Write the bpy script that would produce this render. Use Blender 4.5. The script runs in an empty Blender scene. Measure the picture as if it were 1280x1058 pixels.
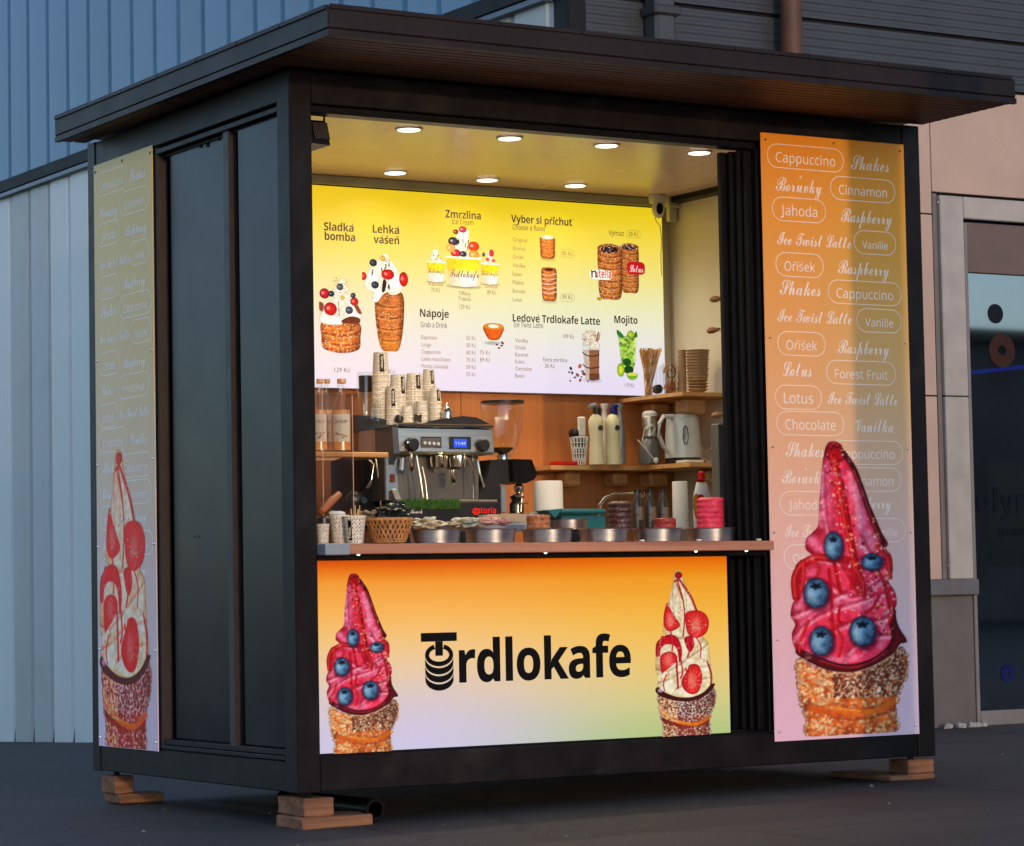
import bpy, bmesh, math, random
import numpy as np
from mathutils import Vector, Matrix, noise as mnoise
random.seed(7); rng = np.random.RandomState(11)
sc = bpy.context.scene; COL = sc.collection
# ---------------------------------------------------------------- camera
YAW, PITCH, ROLL = 0.5468265, 0.0609170, -0.0183320
FPX, CAM = 3448.34, Vector((-4.276950, -8.472147, 0.826944))
_cy, _sy, _cp, _sp = math.cos(YAW), math.sin(YAW), math.cos(PITCH), math.sin(PITCH)
_f = Vector((_sy*_cp, _cy*_cp, _sp)); _r = Vector((_cy, -_sy, 0)); _u = _r.cross(_f)
_cr, _sr = math.cos(ROLL), math.sin(ROLL)
RT, UP, FW = _cr*_r + _sr*_u, -_sr*_r + _cr*_u, _f
cam = bpy.data.objects.new('camera', bpy.data.cameras.new('camera')); COL.objects.link(cam)
cam.matrix_world = Matrix(((RT.x, UP.x, -FW.x, CAM.x), (RT.y, UP.y, -FW.y, CAM.y), (RT.z, UP.z, -FW.z, CAM.z), (0, 0, 0, 1)))
cam.data.sensor_width = 36; cam.data.lens = FPX/1280*36; cam.data.clip_end = 600; cam.data.clip_start = .05
sc.camera = cam
# ---------------------------------------------------------------- dusk light
SUN_AZ = math.radians(5.5)      # the sun stands low in the street, a little to the left of straight ahead of the kiosk front
SUN_EL = math.radians(5.0)
world = bpy.data.worlds.new('World'); sc.world = world; world.use_nodes = True
wn = world.node_tree; sky = wn.nodes.new('ShaderNodeTexSky'); sky.sky_type = 'NISHITA'; sky.sun_disc = False
sky.sun_elevation = SUN_EL; sky.sun_rotation = math.pi + SUN_AZ
sky.air_density = 1.0; sky.dust_density = 0.6; sky.ozone_density = 4.2
hs = wn.nodes.new('ShaderNodeHueSaturation'); hs.inputs['Saturation'].default_value = .68; wn.links.new(sky.outputs[0], hs.inputs['Color']); wn.links.new(hs.outputs[0], wn.nodes['Background'].inputs[0]); wn.nodes['Background'].inputs[1].default_value = 0.12
sd = bpy.data.lights.new('sun', 'SUN'); sd.energy = 0.27; sd.angle = math.radians(0.9); sd.color = (1.0, .62, .36)
sun = bpy.data.objects.new('sun', sd); COL.objects.link(sun)
_dir = Vector((math.sin(SUN_AZ)*math.cos(SUN_EL), math.cos(SUN_AZ)*math.cos(SUN_EL), -math.sin(SUN_EL)))
sun.rotation_euler = _dir.to_track_quat('-Z', 'Y').to_euler(); sun.location = (-3, -20, 8)
sc.view_settings.view_transform = 'Standard'; sc.view_settings.look = 'None'
sc.view_settings.exposure = 2.25; sc.view_settings.gamma = 1.0
LAMP_W, BOARD_E, FRONT_E, EG = .74, .212, .172, .21   # EG scales small glowing things to the dusk exposure
# ---------------------------------------------------------------- measuring helpers (photo ray met with a real plane of the place)
def at(px, py, ax, v):
    d = RT*((px-640)/FPX) + UP*((529-py)/FPX) + FW
    return CAM + d*((v-CAM[ax])/d[ax])
def X(px, y, py=500): return at(px, py, 1, y).x
def Z(px, py, y): return at(px, py, 1, y).z
def mpp(p): return (Vector(p)-CAM).dot(FW)/FPX        # metres that one photo pixel spans there
def lin(c):
    c = np.asarray(c, float)/255.0
    return np.where(c <= .04045, c/12.92, ((c+.055)/1.055)**2.4)
def L(*c): return tuple(lin(c)) + (1.0,)
# ---------------------------------------------------------------- materials
def mat(name, col, rough=.6, metal=0, var=.12, scale=6, bump=.1, bscale=60, coat=0, spec=.5, stretch=None, emit=0, trans=0, dirt=0, sheen=0, each=0):
    m = bpy.data.materials.new(name); m.use_nodes = True; n = m.node_tree; p = n.nodes['Principled BSDF']
    c = L(*col) if max(col) > 1.01 else tuple(col)+(1,)
    tc = n.nodes.new('ShaderNodeTexCoord'); mp = n.nodes.new('ShaderNodeMapping'); n.links.new(tc.outputs['Object'], mp.inputs[0])
    if stretch: mp.inputs['Scale'].default_value = stretch
    nz = n.nodes.new('ShaderNodeTexNoise'); nz.inputs['Scale'].default_value = scale; nz.inputs['Detail'].default_value = 6; n.links.new(mp.outputs[0], nz.inputs[0])
    rp = n.nodes.new('ShaderNodeValToRGB'); n.links.new(nz.outputs[0], rp.inputs[0])
    rp.color_ramp.elements[0].position = .3; rp.color_ramp.elements[1].position = .7
    rp.color_ramp.elements[0].color = tuple(x*(1-var) for x in c[:3])+(1,); rp.color_ramp.elements[1].color = tuple(min(1, x*(1+var)) for x in c[:3])+(1,)
    out = rp.outputs[0]
    if dirt:
        n2 = n.nodes.new('ShaderNodeTexNoise'); n2.inputs['Scale'].default_value = 2.3; n2.inputs['Detail'].default_value = 9; n2.inputs['Roughness'].default_value = .7
        n.links.new(tc.outputs['Object'], n2.inputs[0])
        r2 = n.nodes.new('ShaderNodeValToRGB'); r2.color_ramp.elements[0].position = .5; r2.color_ramp.elements[1].position = .72; n.links.new(n2.outputs[0], r2.inputs[0])
        mx = n.nodes.new('ShaderNodeMix'); mx.data_type = 'RGBA'; ml = n.nodes.new('ShaderNodeMath'); ml.operation = 'MULTIPLY'; ml.inputs[1].default_value = dirt
        n.links.new(r2.outputs[0], ml.inputs[0]); n.links.new(ml.outputs[0], mx.inputs[0]); n.links.new(out, mx.inputs[6]); mx.inputs[7].default_value = (c[0]*.4+.03, c[1]*.4+.028, c[2]*.4+.025, 1)
        out = mx.outputs[2]
    if each:      # every panel of a wall came from the mill a touch lighter or darker
        oi = n.nodes.new('ShaderNodeObjectInfo'); er = n.nodes.new('ShaderNodeMapRange'); er.inputs['To Min'].default_value = 1-each; er.inputs['To Max'].default_value = 1+each; n.links.new(oi.outputs['Random'], er.inputs[0])
        ev = n.nodes.new('ShaderNodeHueSaturation'); n.links.new(er.outputs[0], ev.inputs['Value']); n.links.new(out, ev.inputs['Color']); out = ev.outputs[0]
    n.links.new(out, p.inputs['Base Color'])
    if bump:
        nb = n.nodes.new('ShaderNodeTexNoise'); nb.inputs['Scale'].default_value = bscale; nb.inputs['Detail'].default_value = 4; n.links.new(mp.outputs[0], nb.inputs[0])
        bp = n.nodes.new('ShaderNodeBump'); bp.inputs['Strength'].default_value = bump; bp.inputs['Distance'].default_value = .01; n.links.new(nb.outputs[0], bp.inputs['Height']); n.links.new(bp.outputs[0], p.inputs['Normal'])
    rr = n.nodes.new('ShaderNodeMapRange'); rr.inputs['To Min'].default_value = max(0, rough-.08); rr.inputs['To Max'].default_value = min(1, rough+.1); n.links.new(nz.outputs[0], rr.inputs[0]); n.links.new(rr.outputs[0], p.inputs['Roughness'])
    p.inputs['Metallic'].default_value = metal; p.inputs['Coat Weight'].default_value = coat; p.inputs['Specular IOR Level'].default_value = spec
    p.inputs['Transmission Weight'].default_value = trans
    if emit: p.inputs['Emission Color'].default_value = c; p.inputs['Emission Strength'].default_value = emit
    return m
def wood(name, c0, c1, rough=.55, axis='X', scale=3.0, bump=.15):
    m = bpy.data.materials.new(name); m.use_nodes = True; n = m.node_tree; p = n.nodes['Principled BSDF']
    tc = n.nodes.new('ShaderNodeTexCoord'); mp = n.nodes.new('ShaderNodeMapping'); n.links.new(tc.outputs['Object'], mp.inputs[0])
    mp.inputs['Scale'].default_value = {'X': (.6, 6, 9), 'Y': (6, .6, 9), 'Z': (9, 6, .6)}[axis]
    nz = n.nodes.new('ShaderNodeTexNoise'); nz.inputs['Scale'].default_value = scale; nz.inputs['Detail'].default_value = 8; nz.inputs['Distortion'].default_value = .6; n.links.new(mp.outputs[0], nz.inputs[0])
    rp = n.nodes.new('ShaderNodeValToRGB'); n.links.new(nz.outputs[0], rp.inputs[0]); rp.color_ramp.elements[0].position = .32; rp.color_ramp.elements[1].position = .68
    rp.color_ramp.elements[0].color = L(*c0); rp.color_ramp.elements[1].color = L(*c1); n.links.new(rp.outputs[0], p.inputs['Base Color'])
    bp = n.nodes.new('ShaderNodeBump'); bp.inputs['Strength'].default_value = bump; bp.inputs['Distance'].default_value = .01; n.links.new(nz.outputs[0], bp.inputs['Height']); n.links.new(bp.outputs[0], p.inputs['Normal'])
    p.inputs['Roughness'].default_value = rough
    return m
def glass(name, tint=(1, 1, 1), rough=.02, mixf=.12):
    m = bpy.data.materials.new(name); m.use_nodes = True; n = m.node_tree; n.nodes.remove(n.nodes['Principled BSDF'])
    t = n.nodes.new('ShaderNodeBsdfTransparent'); t.inputs[0].default_value = tuple(tint)+(1,)
    g = n.nodes.new('ShaderNodeBsdfGlossy'); g.inputs['Roughness'].default_value = rough
    fr = n.nodes.new('ShaderNodeLayerWeight'); fr.inputs[0].default_value = .5; pw = n.nodes.new('ShaderNodeMath'); pw.operation = 'POWER'; pw.inputs[1].default_value = 4; n.links.new(fr.outputs['Facing'], pw.inputs[0])
    ad = n.nodes.new('ShaderNodeMath'); ad.operation = 'MULTIPLY_ADD'; ad.inputs[1].default_value = .55; ad.inputs[2].default_value = mixf; n.links.new(pw.outputs[0], ad.inputs[0])
    mx = n.nodes.new('ShaderNodeMixShader'); n.links.new(ad.outputs[0], mx.inputs[0]); n.links.new(t.outputs[0], mx.inputs[1]); n.links.new(g.outputs[0], mx.inputs[2])
    n.links.new(mx.outputs[0], n.nodes['Material Output'].inputs[0])
    return m
def gradient(name, left, right, emit=0.0, rough=.35, base=1.0, third=None):
    """printed gradient: ramps over the height (bottom 0, top 1) blended across the width"""
    m = bpy.data.materials.new(name); m.use_nodes = True; n = m.node_tree; p = n.nodes['Principled BSDF']
    tc = n.nodes.new('ShaderNodeTexCoord'); sp = n.nodes.new('ShaderNodeSeparateXYZ'); n.links.new(tc.outputs['Generated'], sp.inputs[0])
    def ramp(stops):
        r = n.nodes.new('ShaderNodeValToRGB'); r.color_ramp.interpolation = 'B_SPLINE' if len(stops) > 3 else 'EASE'; e = r.color_ramp.elements
        while len(e) < len(stops): e.new(.5)
        for i, (q, c) in enumerate(sorted(stops)): e[i].position = q; e[i].color = L(*c)
        n.links.new(sp.outputs[2], r.inputs[0]); return r
    a, b = ramp(left), ramp(right)
    h = n.nodes.new('ShaderNodeMapRange'); h.interpolation_type = 'SMOOTHSTEP'; h.inputs[1].default_value = .2; h.inputs[2].default_value = .85; n.links.new(sp.outputs[third or 0], h.inputs[0])
    mx = n.nodes.new('ShaderNodeMix'); mx.data_type = 'RGBA'; n.links.new(h.outputs[0], mx.inputs[0]); n.links.new(a.outputs[0], mx.inputs[6]); n.links.new(b.outputs[0], mx.inputs[7])
    if emit:
        n.links.new(mx.outputs[2], p.inputs['Emission Color']); p.inputs['Emission Strength'].default_value = emit
        k = n.nodes.new('ShaderNodeMix'); k.data_type = 'RGBA'; k.inputs[0].default_value = 1-base; n.links.new(mx.outputs[2], k.inputs[6]); k.inputs[7].default_value = (0, 0, 0, 1); n.links.new(k.outputs[2], p.inputs['Base Color'])
    else: n.links.new(mx.outputs[2], p.inputs['Base Color'])
    p.inputs['Roughness'].default_value = rough; p.inputs['Specular IOR Level'].default_value = .15
    return m
def printmat(name, emit=0.0, base=1.0, rough=.4):
    """a printed picture: colour and cut-out of each printed dot stored on the mesh"""
    m = bpy.data.materials.new(name); m.use_nodes = True; n = m.node_tree; p = n.nodes['Principled BSDF']
    a = n.nodes.new('ShaderNodeVertexColor'); a.layer_name = 'ink'
    k = n.nodes.new('ShaderNodeMix'); k.data_type = 'RGBA'; k.inputs[0].default_value = 1-base; n.links.new(a.outputs[0], k.inputs[6]); k.inputs[7].default_value = (0, 0, 0, 1)
    n.links.new(k.outputs[2], p.inputs['Base Color']); n.links.new(a.outputs[1], p.inputs['Alpha']); p.inputs['Roughness'].default_value = rough; p.inputs['Specular IOR Level'].default_value = .12
    if emit: n.links.new(a.outputs[0], p.inputs['Emission Color']); p.inputs['Emission Strength'].default_value = emit
    return m
def flat(name, col, emit=0, rough=.5, alpha=1, base=1):
    m = bpy.data.materials.new(name); m.use_nodes = True; p = m.node_tree.nodes['Principled BSDF']; c = L(*col)
    p.inputs['Base Color'].default_value = tuple(x*base for x in c[:3])+(1,); p.inputs['Roughness'].default_value = rough; p.inputs['Alpha'].default_value = alpha; p.inputs['Specular IOR Level'].default_value = .15
    if emit: p.inputs['Emission Color'].default_value = c; p.inputs['Emission Strength'].default_value = emit*EG
    return m
# ---------------------------------------------------------------- mesh builder
class B:
    def __init__(s): s.b = bmesh.new()
    def box(s, x0, y0, z0, x1, y1, z1, bev=0, rot=None):
        x0, x1 = sorted((x0, x1)); y0, y1 = sorted((y0, y1)); z0, z1 = sorted((z0, z1))
        r = bmesh.ops.create_cube(s.b, size=1, matrix=Matrix.Translation(((x0+x1)/2, (y0+y1)/2, (z0+z1)/2)) @ (rot or Matrix()) @ Matrix.Diagonal((x1-x0, y1-y0, z1-z0, 1)))
        if bev:
            es = list({e for v in r['verts'] for e in v.link_edges}); bmesh.ops.bevel(s.b, geom=es, offset=min(bev, .45*min(x1-x0, y1-y0, z1-z0)), segments=1, affect='EDGES')
        return s
    def pbox(s, px0, py0, px1, py1, y, d, bev=0):       # a box whose front face fills that pixel range at depth y
        pm, qm = (px0+px1)/2, (py0+py1)/2
        return s.box(X(px0, y, qm), y, Z(pm, py1, y), X(px1, y, qm), y+d, Z(pm, py0, y), bev)
    def lathe(s, cx, cy, prof, seg=24, cap=True, M=None):
        rings = []
        for r, z in prof:
            rings.append([s.b.verts.new((cx+max(r, 1e-5)*math.cos(2*math.pi*i/seg), cy+max(r, 1e-5)*math.sin(2*math.pi*i/seg), z)) for i in range(seg)])
        for a, c in zip(rings, rings[1:]):
            for i in range(seg): s.b.faces.new((a[i], a[(i+1) % seg], c[(i+1) % seg], c[i]))
        if cap:
            s.b.faces.new(rings[0][::-1]); s.b.faces.new(rings[-1])
        if M: bmesh.ops.transform(s.b, matrix=M, verts=[v for r in rings for v in r])
        return s
    def tube(s, pts, r, seg=8, closed=False):
        pts = [Vector(p) for p in pts]; n = len(pts); rs = r if hasattr(r, '__len__') else [r]*n; rings = []
        up = Vector((.12, .07, 1)).normalized()
        for i, p in enumerate(pts):
            t = (pts[(i+1) % n]-pts[i-1]) if closed else (pts[min(i+1, n-1)]-pts[max(i-1, 0)]); t.normalize()
            a = t.cross(up)
            if a.length < .05: a = t.cross(Vector((1, 0, 0)))
            a.normalize(); c = t.cross(a)
            rings.append([s.b.verts.new(p+rs[i]*(a*math.cos(2*math.pi*k/seg)+c*math.sin(2*math.pi*k/seg))) for k in range(seg)])
        for i in range(n if closed else n-1):
            a, c = rings[i], rings[(i+1) % n]
            for k in range(seg): s.b.faces.new((a[k], a[(k+1) % seg], c[(k+1) % seg], c[k]))
        if not closed: s.b.faces.new(rings[0][::-1]); s.b.faces.new(rings[-1])
        return s
    def prism(s, poly, y0, y1, plane='xz'):             # extrude a 2D outline along the third axis
        f = {'xz': lambda u, v, w: (u, w, v), 'xy': lambda u, v, w: (u, v, w), 'yz': lambda u, v, w: (w, u, v)}[plane]
        a = [s.b.verts.new(f(u, v, y0)) for u, v in poly]; c = [s.b.verts.new(f(u, v, y1)) for u, v in poly]; n = len(poly)
        s.b.faces.new(a); s.b.faces.new(c[::-1])
        for i in range(n): s.b.faces.new((a[i], c[i], c[(i+1) % n], a[(i+1) % n]))
        return s
    def blob(s, c, r, amp=.15, sub=3, fr=3.0, seed=0):
        v = bmesh.ops.create_icosphere(s.b, subdivisions=sub, radius=1)['verts']
        for q in v:
            k = 1+amp*mnoise.noise(q.co*fr+Vector((seed*3.7, 0, 0)))*2
            q.co = Vector((c[0]+q.co.x*r[0]*k, c[1]+q.co.y*r[1]*k, c[2]+q.co.z*r[2]*k))
        return s
    def done(s, name, m, parent=None, smooth=True, label=None, cat=None, group=None, kind=None, origin=None, normals=True):
        if normals: bmesh.ops.recalc_face_normals(s.b, faces=s.b.faces)
        if parent is not None: off = WL[parent.name]
        else:
            vs = [v.co for v in s.b.verts]
            off = Vector(origin) if origin else Vector(((min(v.x for v in vs)+max(v.x for v in vs))/2, (min(v.y for v in vs)+max(v.y for v in vs))/2, min(v.z for v in vs)))
        bmesh.ops.translate(s.b, vec=-off, verts=s.b.verts)
        me = bpy.data.meshes.new(name); s.b.to_mesh(me); s.b.free()
        if m: me.materials.append(m)
        if smooth:
            me.polygons.foreach_set('use_smooth', [True]*len(me.polygons)); me.set_sharp_from_angle(angle=math.radians(35))
        return link(name, me, parent, off, label, cat, group, kind)
WL = {}
def link(name, me, parent, off, label=None, cat=None, group=None, kind=None):
    o = bpy.data.objects.new(name, me); COL.objects.link(o)
    if parent is not None: o.parent = parent; WL[o.name] = WL[parent.name].copy(); KD.setdefault(parent.name, []).append(o)
    else: o.location = off; WL[o.name] = Vector(off)
    if label: o['label'] = label
    if cat: o['category'] = cat
    if group: o['group'] = group
    if kind: o['kind'] = kind
    return o
def thing(name, label, cat, loc=(0, 0, 0), group=None): return link(name, None, None, Vector(loc), label, cat, group)
def dup(o, delta=(0, 0, 0), label=None, parent=None, scale=None, rotz=None):
    c = o.copy(); COL.objects.link(c); c.parent = parent
    if parent is None:
        c.location = o.location + Vector(delta)
        if scale: c.scale = (scale,)*3
        if rotz is not None: c.rotation_euler.z = rotz
    WL[c.name] = WL[parent.name].copy() if parent is not None else Vector(c.location)
    if label: c['label'] = label
    for ch in list(KD.get(o.name, ())): dup(ch, parent=c)
    if parent is not None: KD.setdefault(parent.name, []).append(c)
    return c
KD = {}
# ---------------------------------------------------------------- lettering
ACC = {'á': ('a', '/'), 'é': ('e', '/'), 'í': ('ı', '/'), 'š': ('s', 'v'), 'ř': ('r', 'v'), 'ň': ('n', 'v'), 'č': ('c', 'v'), 'ů': ('u', 'o'), 'ť': ('t', "'"), 'ž': ('z', 'v'), 'ý': ('y', '/')}
def styled(ch, st):
    if ch == 'ı' and st != 'plain': ch = 'i'
    if st == 'plain': return ch
    up, lo, dg = {'sans': (0x1D5A0, 0x1D5BA, 0x1D7E2), 'bold': (0x1D5D4, 0x1D5EE, 0x1D7EC), 'script': (0x1D4D0, 0x1D4EA, None)}[st]
    if 'A' <= ch <= 'Z': return chr(up+ord(ch)-65)
    if 'a' <= ch <= 'z': return chr(lo+ord(ch)-97)
    if ch.isdigit() and dg: return chr(dg+int(ch))
    return ch
_tc = bpy.data.curves.new('lettering_source', 'FONT'); _tc.size = 1; _tc.resolution_u = 3; _to = bpy.data.objects.new('lettering_source', _tc)
def _mesh(body, off=0):
    _tc.body = body; _tc.offset = off; me = bpy.data.meshes.new_from_object(_to)
    return me
_wc = {}
def _w(s, st):
    if not s: return 0.0
    k = (s, st)
    if k not in _wc:
        me = _mesh(''.join(styled(c, st) for c in s)+'|'); xs = [v.co.x for v in me.vertices]; bpy.data.meshes.remove(me)
        _wc[k] = max(xs)
    return _wc[k]
def write(bm, text, P0, right, up, width=None, height=None, st='sans', off=0, space=1.0, anchor='l', maxh=None, tall=None):
    """append the text as flat faces; P0 is the left end (or centre) of its baseline"""
    base = ''.join(ACC.get(c, (c,))[0] for c in text)
    _tc.space_character = space
    me = _mesh(''.join(styled(c, st) for c in base), off)
    vs = [v.co.copy() for v in me.vertices]; fs = [tuple(p.vertices) for p in me.polygons]; bpy.data.meshes.remove(me)
    for i, c in enumerate(text):
        if c not in ACC: continue
        a = _w(base[:i], st); b = _w(base[:i+1], st); q = (a+b)/2-.06; k = ACC[c][1]; t = .055 if st == 'bold' else .03
        n0 = len(vs); zz = .60
        if k == '/': pl = [[(q-.04, zz), (q-.04+t*1.6, zz), (q+.10, zz+.14), (q+.10-t*1.6, zz+.14)]]
        elif k == 'v': pl = [[(q-t, zz), (q+t, zz), (q-.06, zz+.13), (q-.06-t*1.5, zz+.13)], [(q-t, zz), (q+t, zz), (q+.06+t*1.5, zz+.13), (q+.06, zz+.13)]]
        elif k == "'": pl = [[(b-.07, .58), (b-.07+t, .58), (b-.03+t, .74), (b-.05, .74)]]
        else: pl = [[(q+.07*math.cos(j*math.pi/4), zz+.08+.07*math.sin(j*math.pi/4)), (q+.07*math.cos((j+1)*math.pi/4), zz+.08+.07*math.sin((j+1)*math.pi/4)), (q+(.07-t)*math.cos((j+1)*math.pi/4), zz+.08+(.07-t)*math.sin((j+1)*math.pi/4)), (q+(.07-t)*math.cos(j*math.pi/4), zz+.08+(.07-t)*math.sin(j*math.pi/4))] for j in range(8)]
        for poly in pl:
            n0 = len(vs); vs += [Vector((u, v, 0)) for u, v in poly]; fs.append(tuple(range(n0, n0+len(poly))))
    if not vs: return 1
    x0, x1 = min(v.x for v in vs), max(v.x for v in vs)
    s = width/(x1-x0) if width else height
    sx = s
    if height and width: s = height
    if tall: s = s*tall
    if maxh: s = min(s, maxh)
    sh = {'l': x0, 'c': (x0+x1)/2, 'r': x1}[anchor]
    nv = [bm.b.verts.new(P0+right*((v.x-sh)*sx)+up*(v.y*s)) for v in vs]
    for f in fs:
        try: bm.b.faces.new([nv[i] for i in f])
        except ValueError: pass
    return s
def pill(bm, C0, right, up, w, h, t):
    """outline of a rounded label"""
    r = h/2; pts = []
    for k in range(9): a = math.pi/2+math.pi*k/8; pts.append((-w/2+r+r*math.cos(a), r*math.sin(a), math.cos(a), math.sin(a)))
    for k in range(9): a = -math.pi/2+math.pi*k/8; pts.append((w/2-r+r*math.cos(a), r*math.sin(a), math.cos(a), math.sin(a)))
    o = [bm.b.verts.new(C0+right*p[0]+up*p[1]) for p in pts]; i = [bm.b.verts.new(C0+right*(p[0]-t*p[2])+up*(p[1]-t*p[3])) for p in pts]; n = len(pts)
    for k in range(n): bm.b.faces.new((o[k], o[(k+1) % n], i[(k+1) % n], i[k]))
EX, EY, EZ = Vector((1, 0, 0)), Vector((0, 1, 0)), Vector((0, 0, 1))
# ---------------------------------------------------------------- printed pictures, drawn dot by dot
def spline(p, closed=True, k=6):
    p = np.array(p, float); n = len(p); out = []
    for i in range(n if closed else n-1):
        g = lambda j: p[j % n] if closed else p[min(max(j, 0), n-1)]
        a, b, c, d = g(i-1), g(i), g(i+1), g(i+2)
        for t in np.linspace(0, 1, k, endpoint=False):
            out.append(.5*((2*b)+(c-a)*t+(2*a-5*b+4*c-d)*t*t+(3*b-a-3*c+d)*t**3))
    if not closed: out.append(p[-1])
    return np.array(out)
class Art:
    def __init__(s, x0, y0, x1, y1, sc=1.0):
        s.x0, s.y0, s.x1, s.y1 = x0, y0, x1, y1; s.w = int((x1-x0)*sc)+1; s.h = int((y1-y0)*sc)+1
        s.gx, s.gy = np.meshgrid(np.linspace(x0, x1, s.w), np.linspace(y0, y1, s.h)); s.c = np.zeros((s.h, s.w, 3)); s.a = np.zeros((s.h, s.w)); s.px = 1/sc
    def nz(s, size, seed=0, det=1):
        r = np.random.RandomState(seed+5); t = 0; amp = 1; tot = 0
        for d in range(det):
            n, m = int((s.x1-s.x0)/size)+3, int((s.y1-s.y0)/size)+3; g = r.rand(m, n); u = (s.gx-s.x0)/size; v = (s.gy-s.y0)/size
            i, j = u.astype(int), v.astype(int); fu, fv = u-i, v-j; fu = fu*fu*(3-2*fu); fv = fv*fv*(3-2*fv)
            t = t+amp*((g[j, i]*(1-fu)+g[j, i+1]*fu)*(1-fv)+(g[j+1, i]*(1-fu)+g[j+1, i+1]*fu)*fv); tot += amp; amp *= .5; size /= 2
        return t/tot
    def segd(s, p, closed):
        p = np.asarray(p, float); d = np.full(s.gx.shape, 1e9); n = len(p); ins = np.zeros(s.gx.shape, bool)
        for i in range(n if closed else n-1):
            a, b = p[i], p[(i+1) % n]; ab = b-a; t = np.clip(((s.gx-a[0])*ab[0]+(s.gy-a[1])*ab[1])/max(ab@ab, 1e-9), 0, 1)
            d = np.minimum(d, np.hypot(s.gx-a[0]-t*ab[0], s.gy-a[1]-t*ab[1]))
            if closed and a[1] != b[1]:
                c = ((a[1] > s.gy) != (b[1] > s.gy)) & (s.gx < (b[0]-a[0])*(s.gy-a[1])/(b[1]-a[1])+a[0]); ins ^= c
        return np.where(ins, d, -d) if closed else d
    def put(s, m, col, k=1.0):
        m = np.clip(m, 0, 1)*k; col = np.asarray(col, float)
        s.c = s.c*(1-m[..., None])+col*m[..., None]; s.a = np.maximum(s.a, m)
    def poly(s, pts, col, edge=None, rnd=30, smooth=True, lightdir=(-.5, -.6), amt=.35, tex=0, texs=8, seed=0, k=1.0):
        d = s.segd(spline(pts) if smooth else pts, True); m = np.clip(d/s.px+.5, 0, 1)
        hgt = np.sqrt(np.clip(d/rnd, 0, 1)); gy, gx = np.gradient(hgt*rnd/s.px*.35)
        sh = 1-amt*(gx*lightdir[0]+gy*lightdir[1])*-1.0
        c = np.asarray(col, float)*np.clip(sh, .45, 1.6)[..., None]
        if edge is not None: e = np.clip(1-d/(rnd*.6), 0, 1)[..., None]; c = c*(1-e)+np.asarray(edge)*e
        if tex: c = c*(1-tex+2*tex*s.nz(texs, seed, 2))[..., None]
        s.put(m, np.clip(c, 0, 255), k); return d
    def line(s, pts, w, col, smooth=True, k=1.0, hi=None, soft=1.0):
        p = spline(pts, False) if smooth else pts; d = s.segd(p, False); m = np.clip((w/2-d)/(s.px*soft)+.5, 0, 1)
        if soft > 2: m = m*(s.a > .5)*np.clip(s.nz(14, int(w*7), 2)*1.8, .55, 1)
        s.put(m, col, k)
        if hi is not None: s.put((w*.12-s.segd(np.array(p)-[w*.15, 0], False))/s.px+.5, hi, .7*k)
    def ell(s, cx, cy, rx, ry, col, edge=None, k=1.0, hi=None, rot=0, soft=1.0):
        u = (s.gx-cx)*math.cos(rot)+(s.gy-cy)*math.sin(rot); v = -(s.gx-cx)*math.sin(rot)+(s.gy-cy)*math.cos(rot)
        q = np.hypot(u/rx, v/ry); m = (1-q)*min(rx, ry)/(s.px*soft)+.5; c = np.ones(s.gx.shape+(3,))*np.asarray(col, float)
        if edge is not None: e = np.clip(q, 0, 1)[..., None]**2; c = c*(1-e)+np.asarray(edge, float)*e
        s.put(m, c, k)
        if hi is not None: s.ell(cx-rx*.35, cy-ry*.1, rx*.3, ry*.3, hi, k=.6, soft=3)
    def dots(s, n, mask, cols, r0, r1, seed=0, k=.9):
        r = np.random.RandomState(seed); ok = np.argwhere(mask)
        if not len(ok): return
        for _ in range(n):
            j, i = ok[r.randint(len(ok))]; cx, cy = s.gx[j, i], s.gy[j, i]; rr = r.uniform(r0, r1); R = int(rr/s.px)+2
            ys, xs = slice(max(j-R, 0), j+R+1), slice(max(i-R, 0), i+R+1); d = np.hypot(s.gx[ys, xs]-cx, (s.gy[ys, xs]-cy)*r.uniform(.8, 1.3))
            m = np.clip((rr-d)/s.px+.5, 0, 1)*k; c = np.array(cols[r.randint(len(cols))], float)
            s.c[ys, xs] = s.c[ys, xs]*(1-m[..., None])+c*m[..., None]; s.a[ys, xs] = np.maximum(s.a[ys, xs], m)
    def mesh(s, name, P0, right, up, width, height):
        """sheet of dots: top left at P0"""
        H, W = s.h, s.w; u = np.linspace(0, 1, W); v = np.linspace(0, 1, H); U, V = np.meshgrid(u, v)
        co = np.array(P0)[None, None]+U[..., None]*np.array(right)*width-V[..., None]*np.array(up)*height
        c0 = s.c.copy(); q0 = s.c*s.a[..., None]; w0 = s.a.copy()+1e-6
        for ax_, d_ in ((0, 1), (0, -1), (1, 1), (1, -1)): q0 = q0+.45*np.roll(s.c*s.a[..., None], d_, ax_); w0 = w0+.45*np.roll(s.a, d_, ax_)
        s.c = q0/w0[..., None]      # ink spread of the print
        keep = (s.a[:-1, :-1]+s.a[1:, :-1]+s.a[:-1, 1:]+s.a[1:, 1:]) > .02
        idx = np.arange(H*W).reshape(H, W); q = np.stack([idx[1:, :-1], idx[1:, 1:], idx[:-1, 1:], idx[:-1, :-1]], -1)[keep]
        us = np.unique(q); mp = -np.ones(H*W, int); mp[us] = np.arange(len(us)); q = mp[q]
        me = bpy.data.meshes.new(name); me.vertices.add(len(us)); me.vertices.foreach_set('co', co.reshape(-1, 3)[us].ravel())
        me.loops.add(q.size); me.loops.foreach_set('vertex_index', q.ravel().astype(np.int32)); me.polygons.add(len(q)); me.polygons.foreach_set('loop_start', np.arange(0, q.size, 4, dtype=np.int32)); me.update(calc_edges=True)
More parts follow.
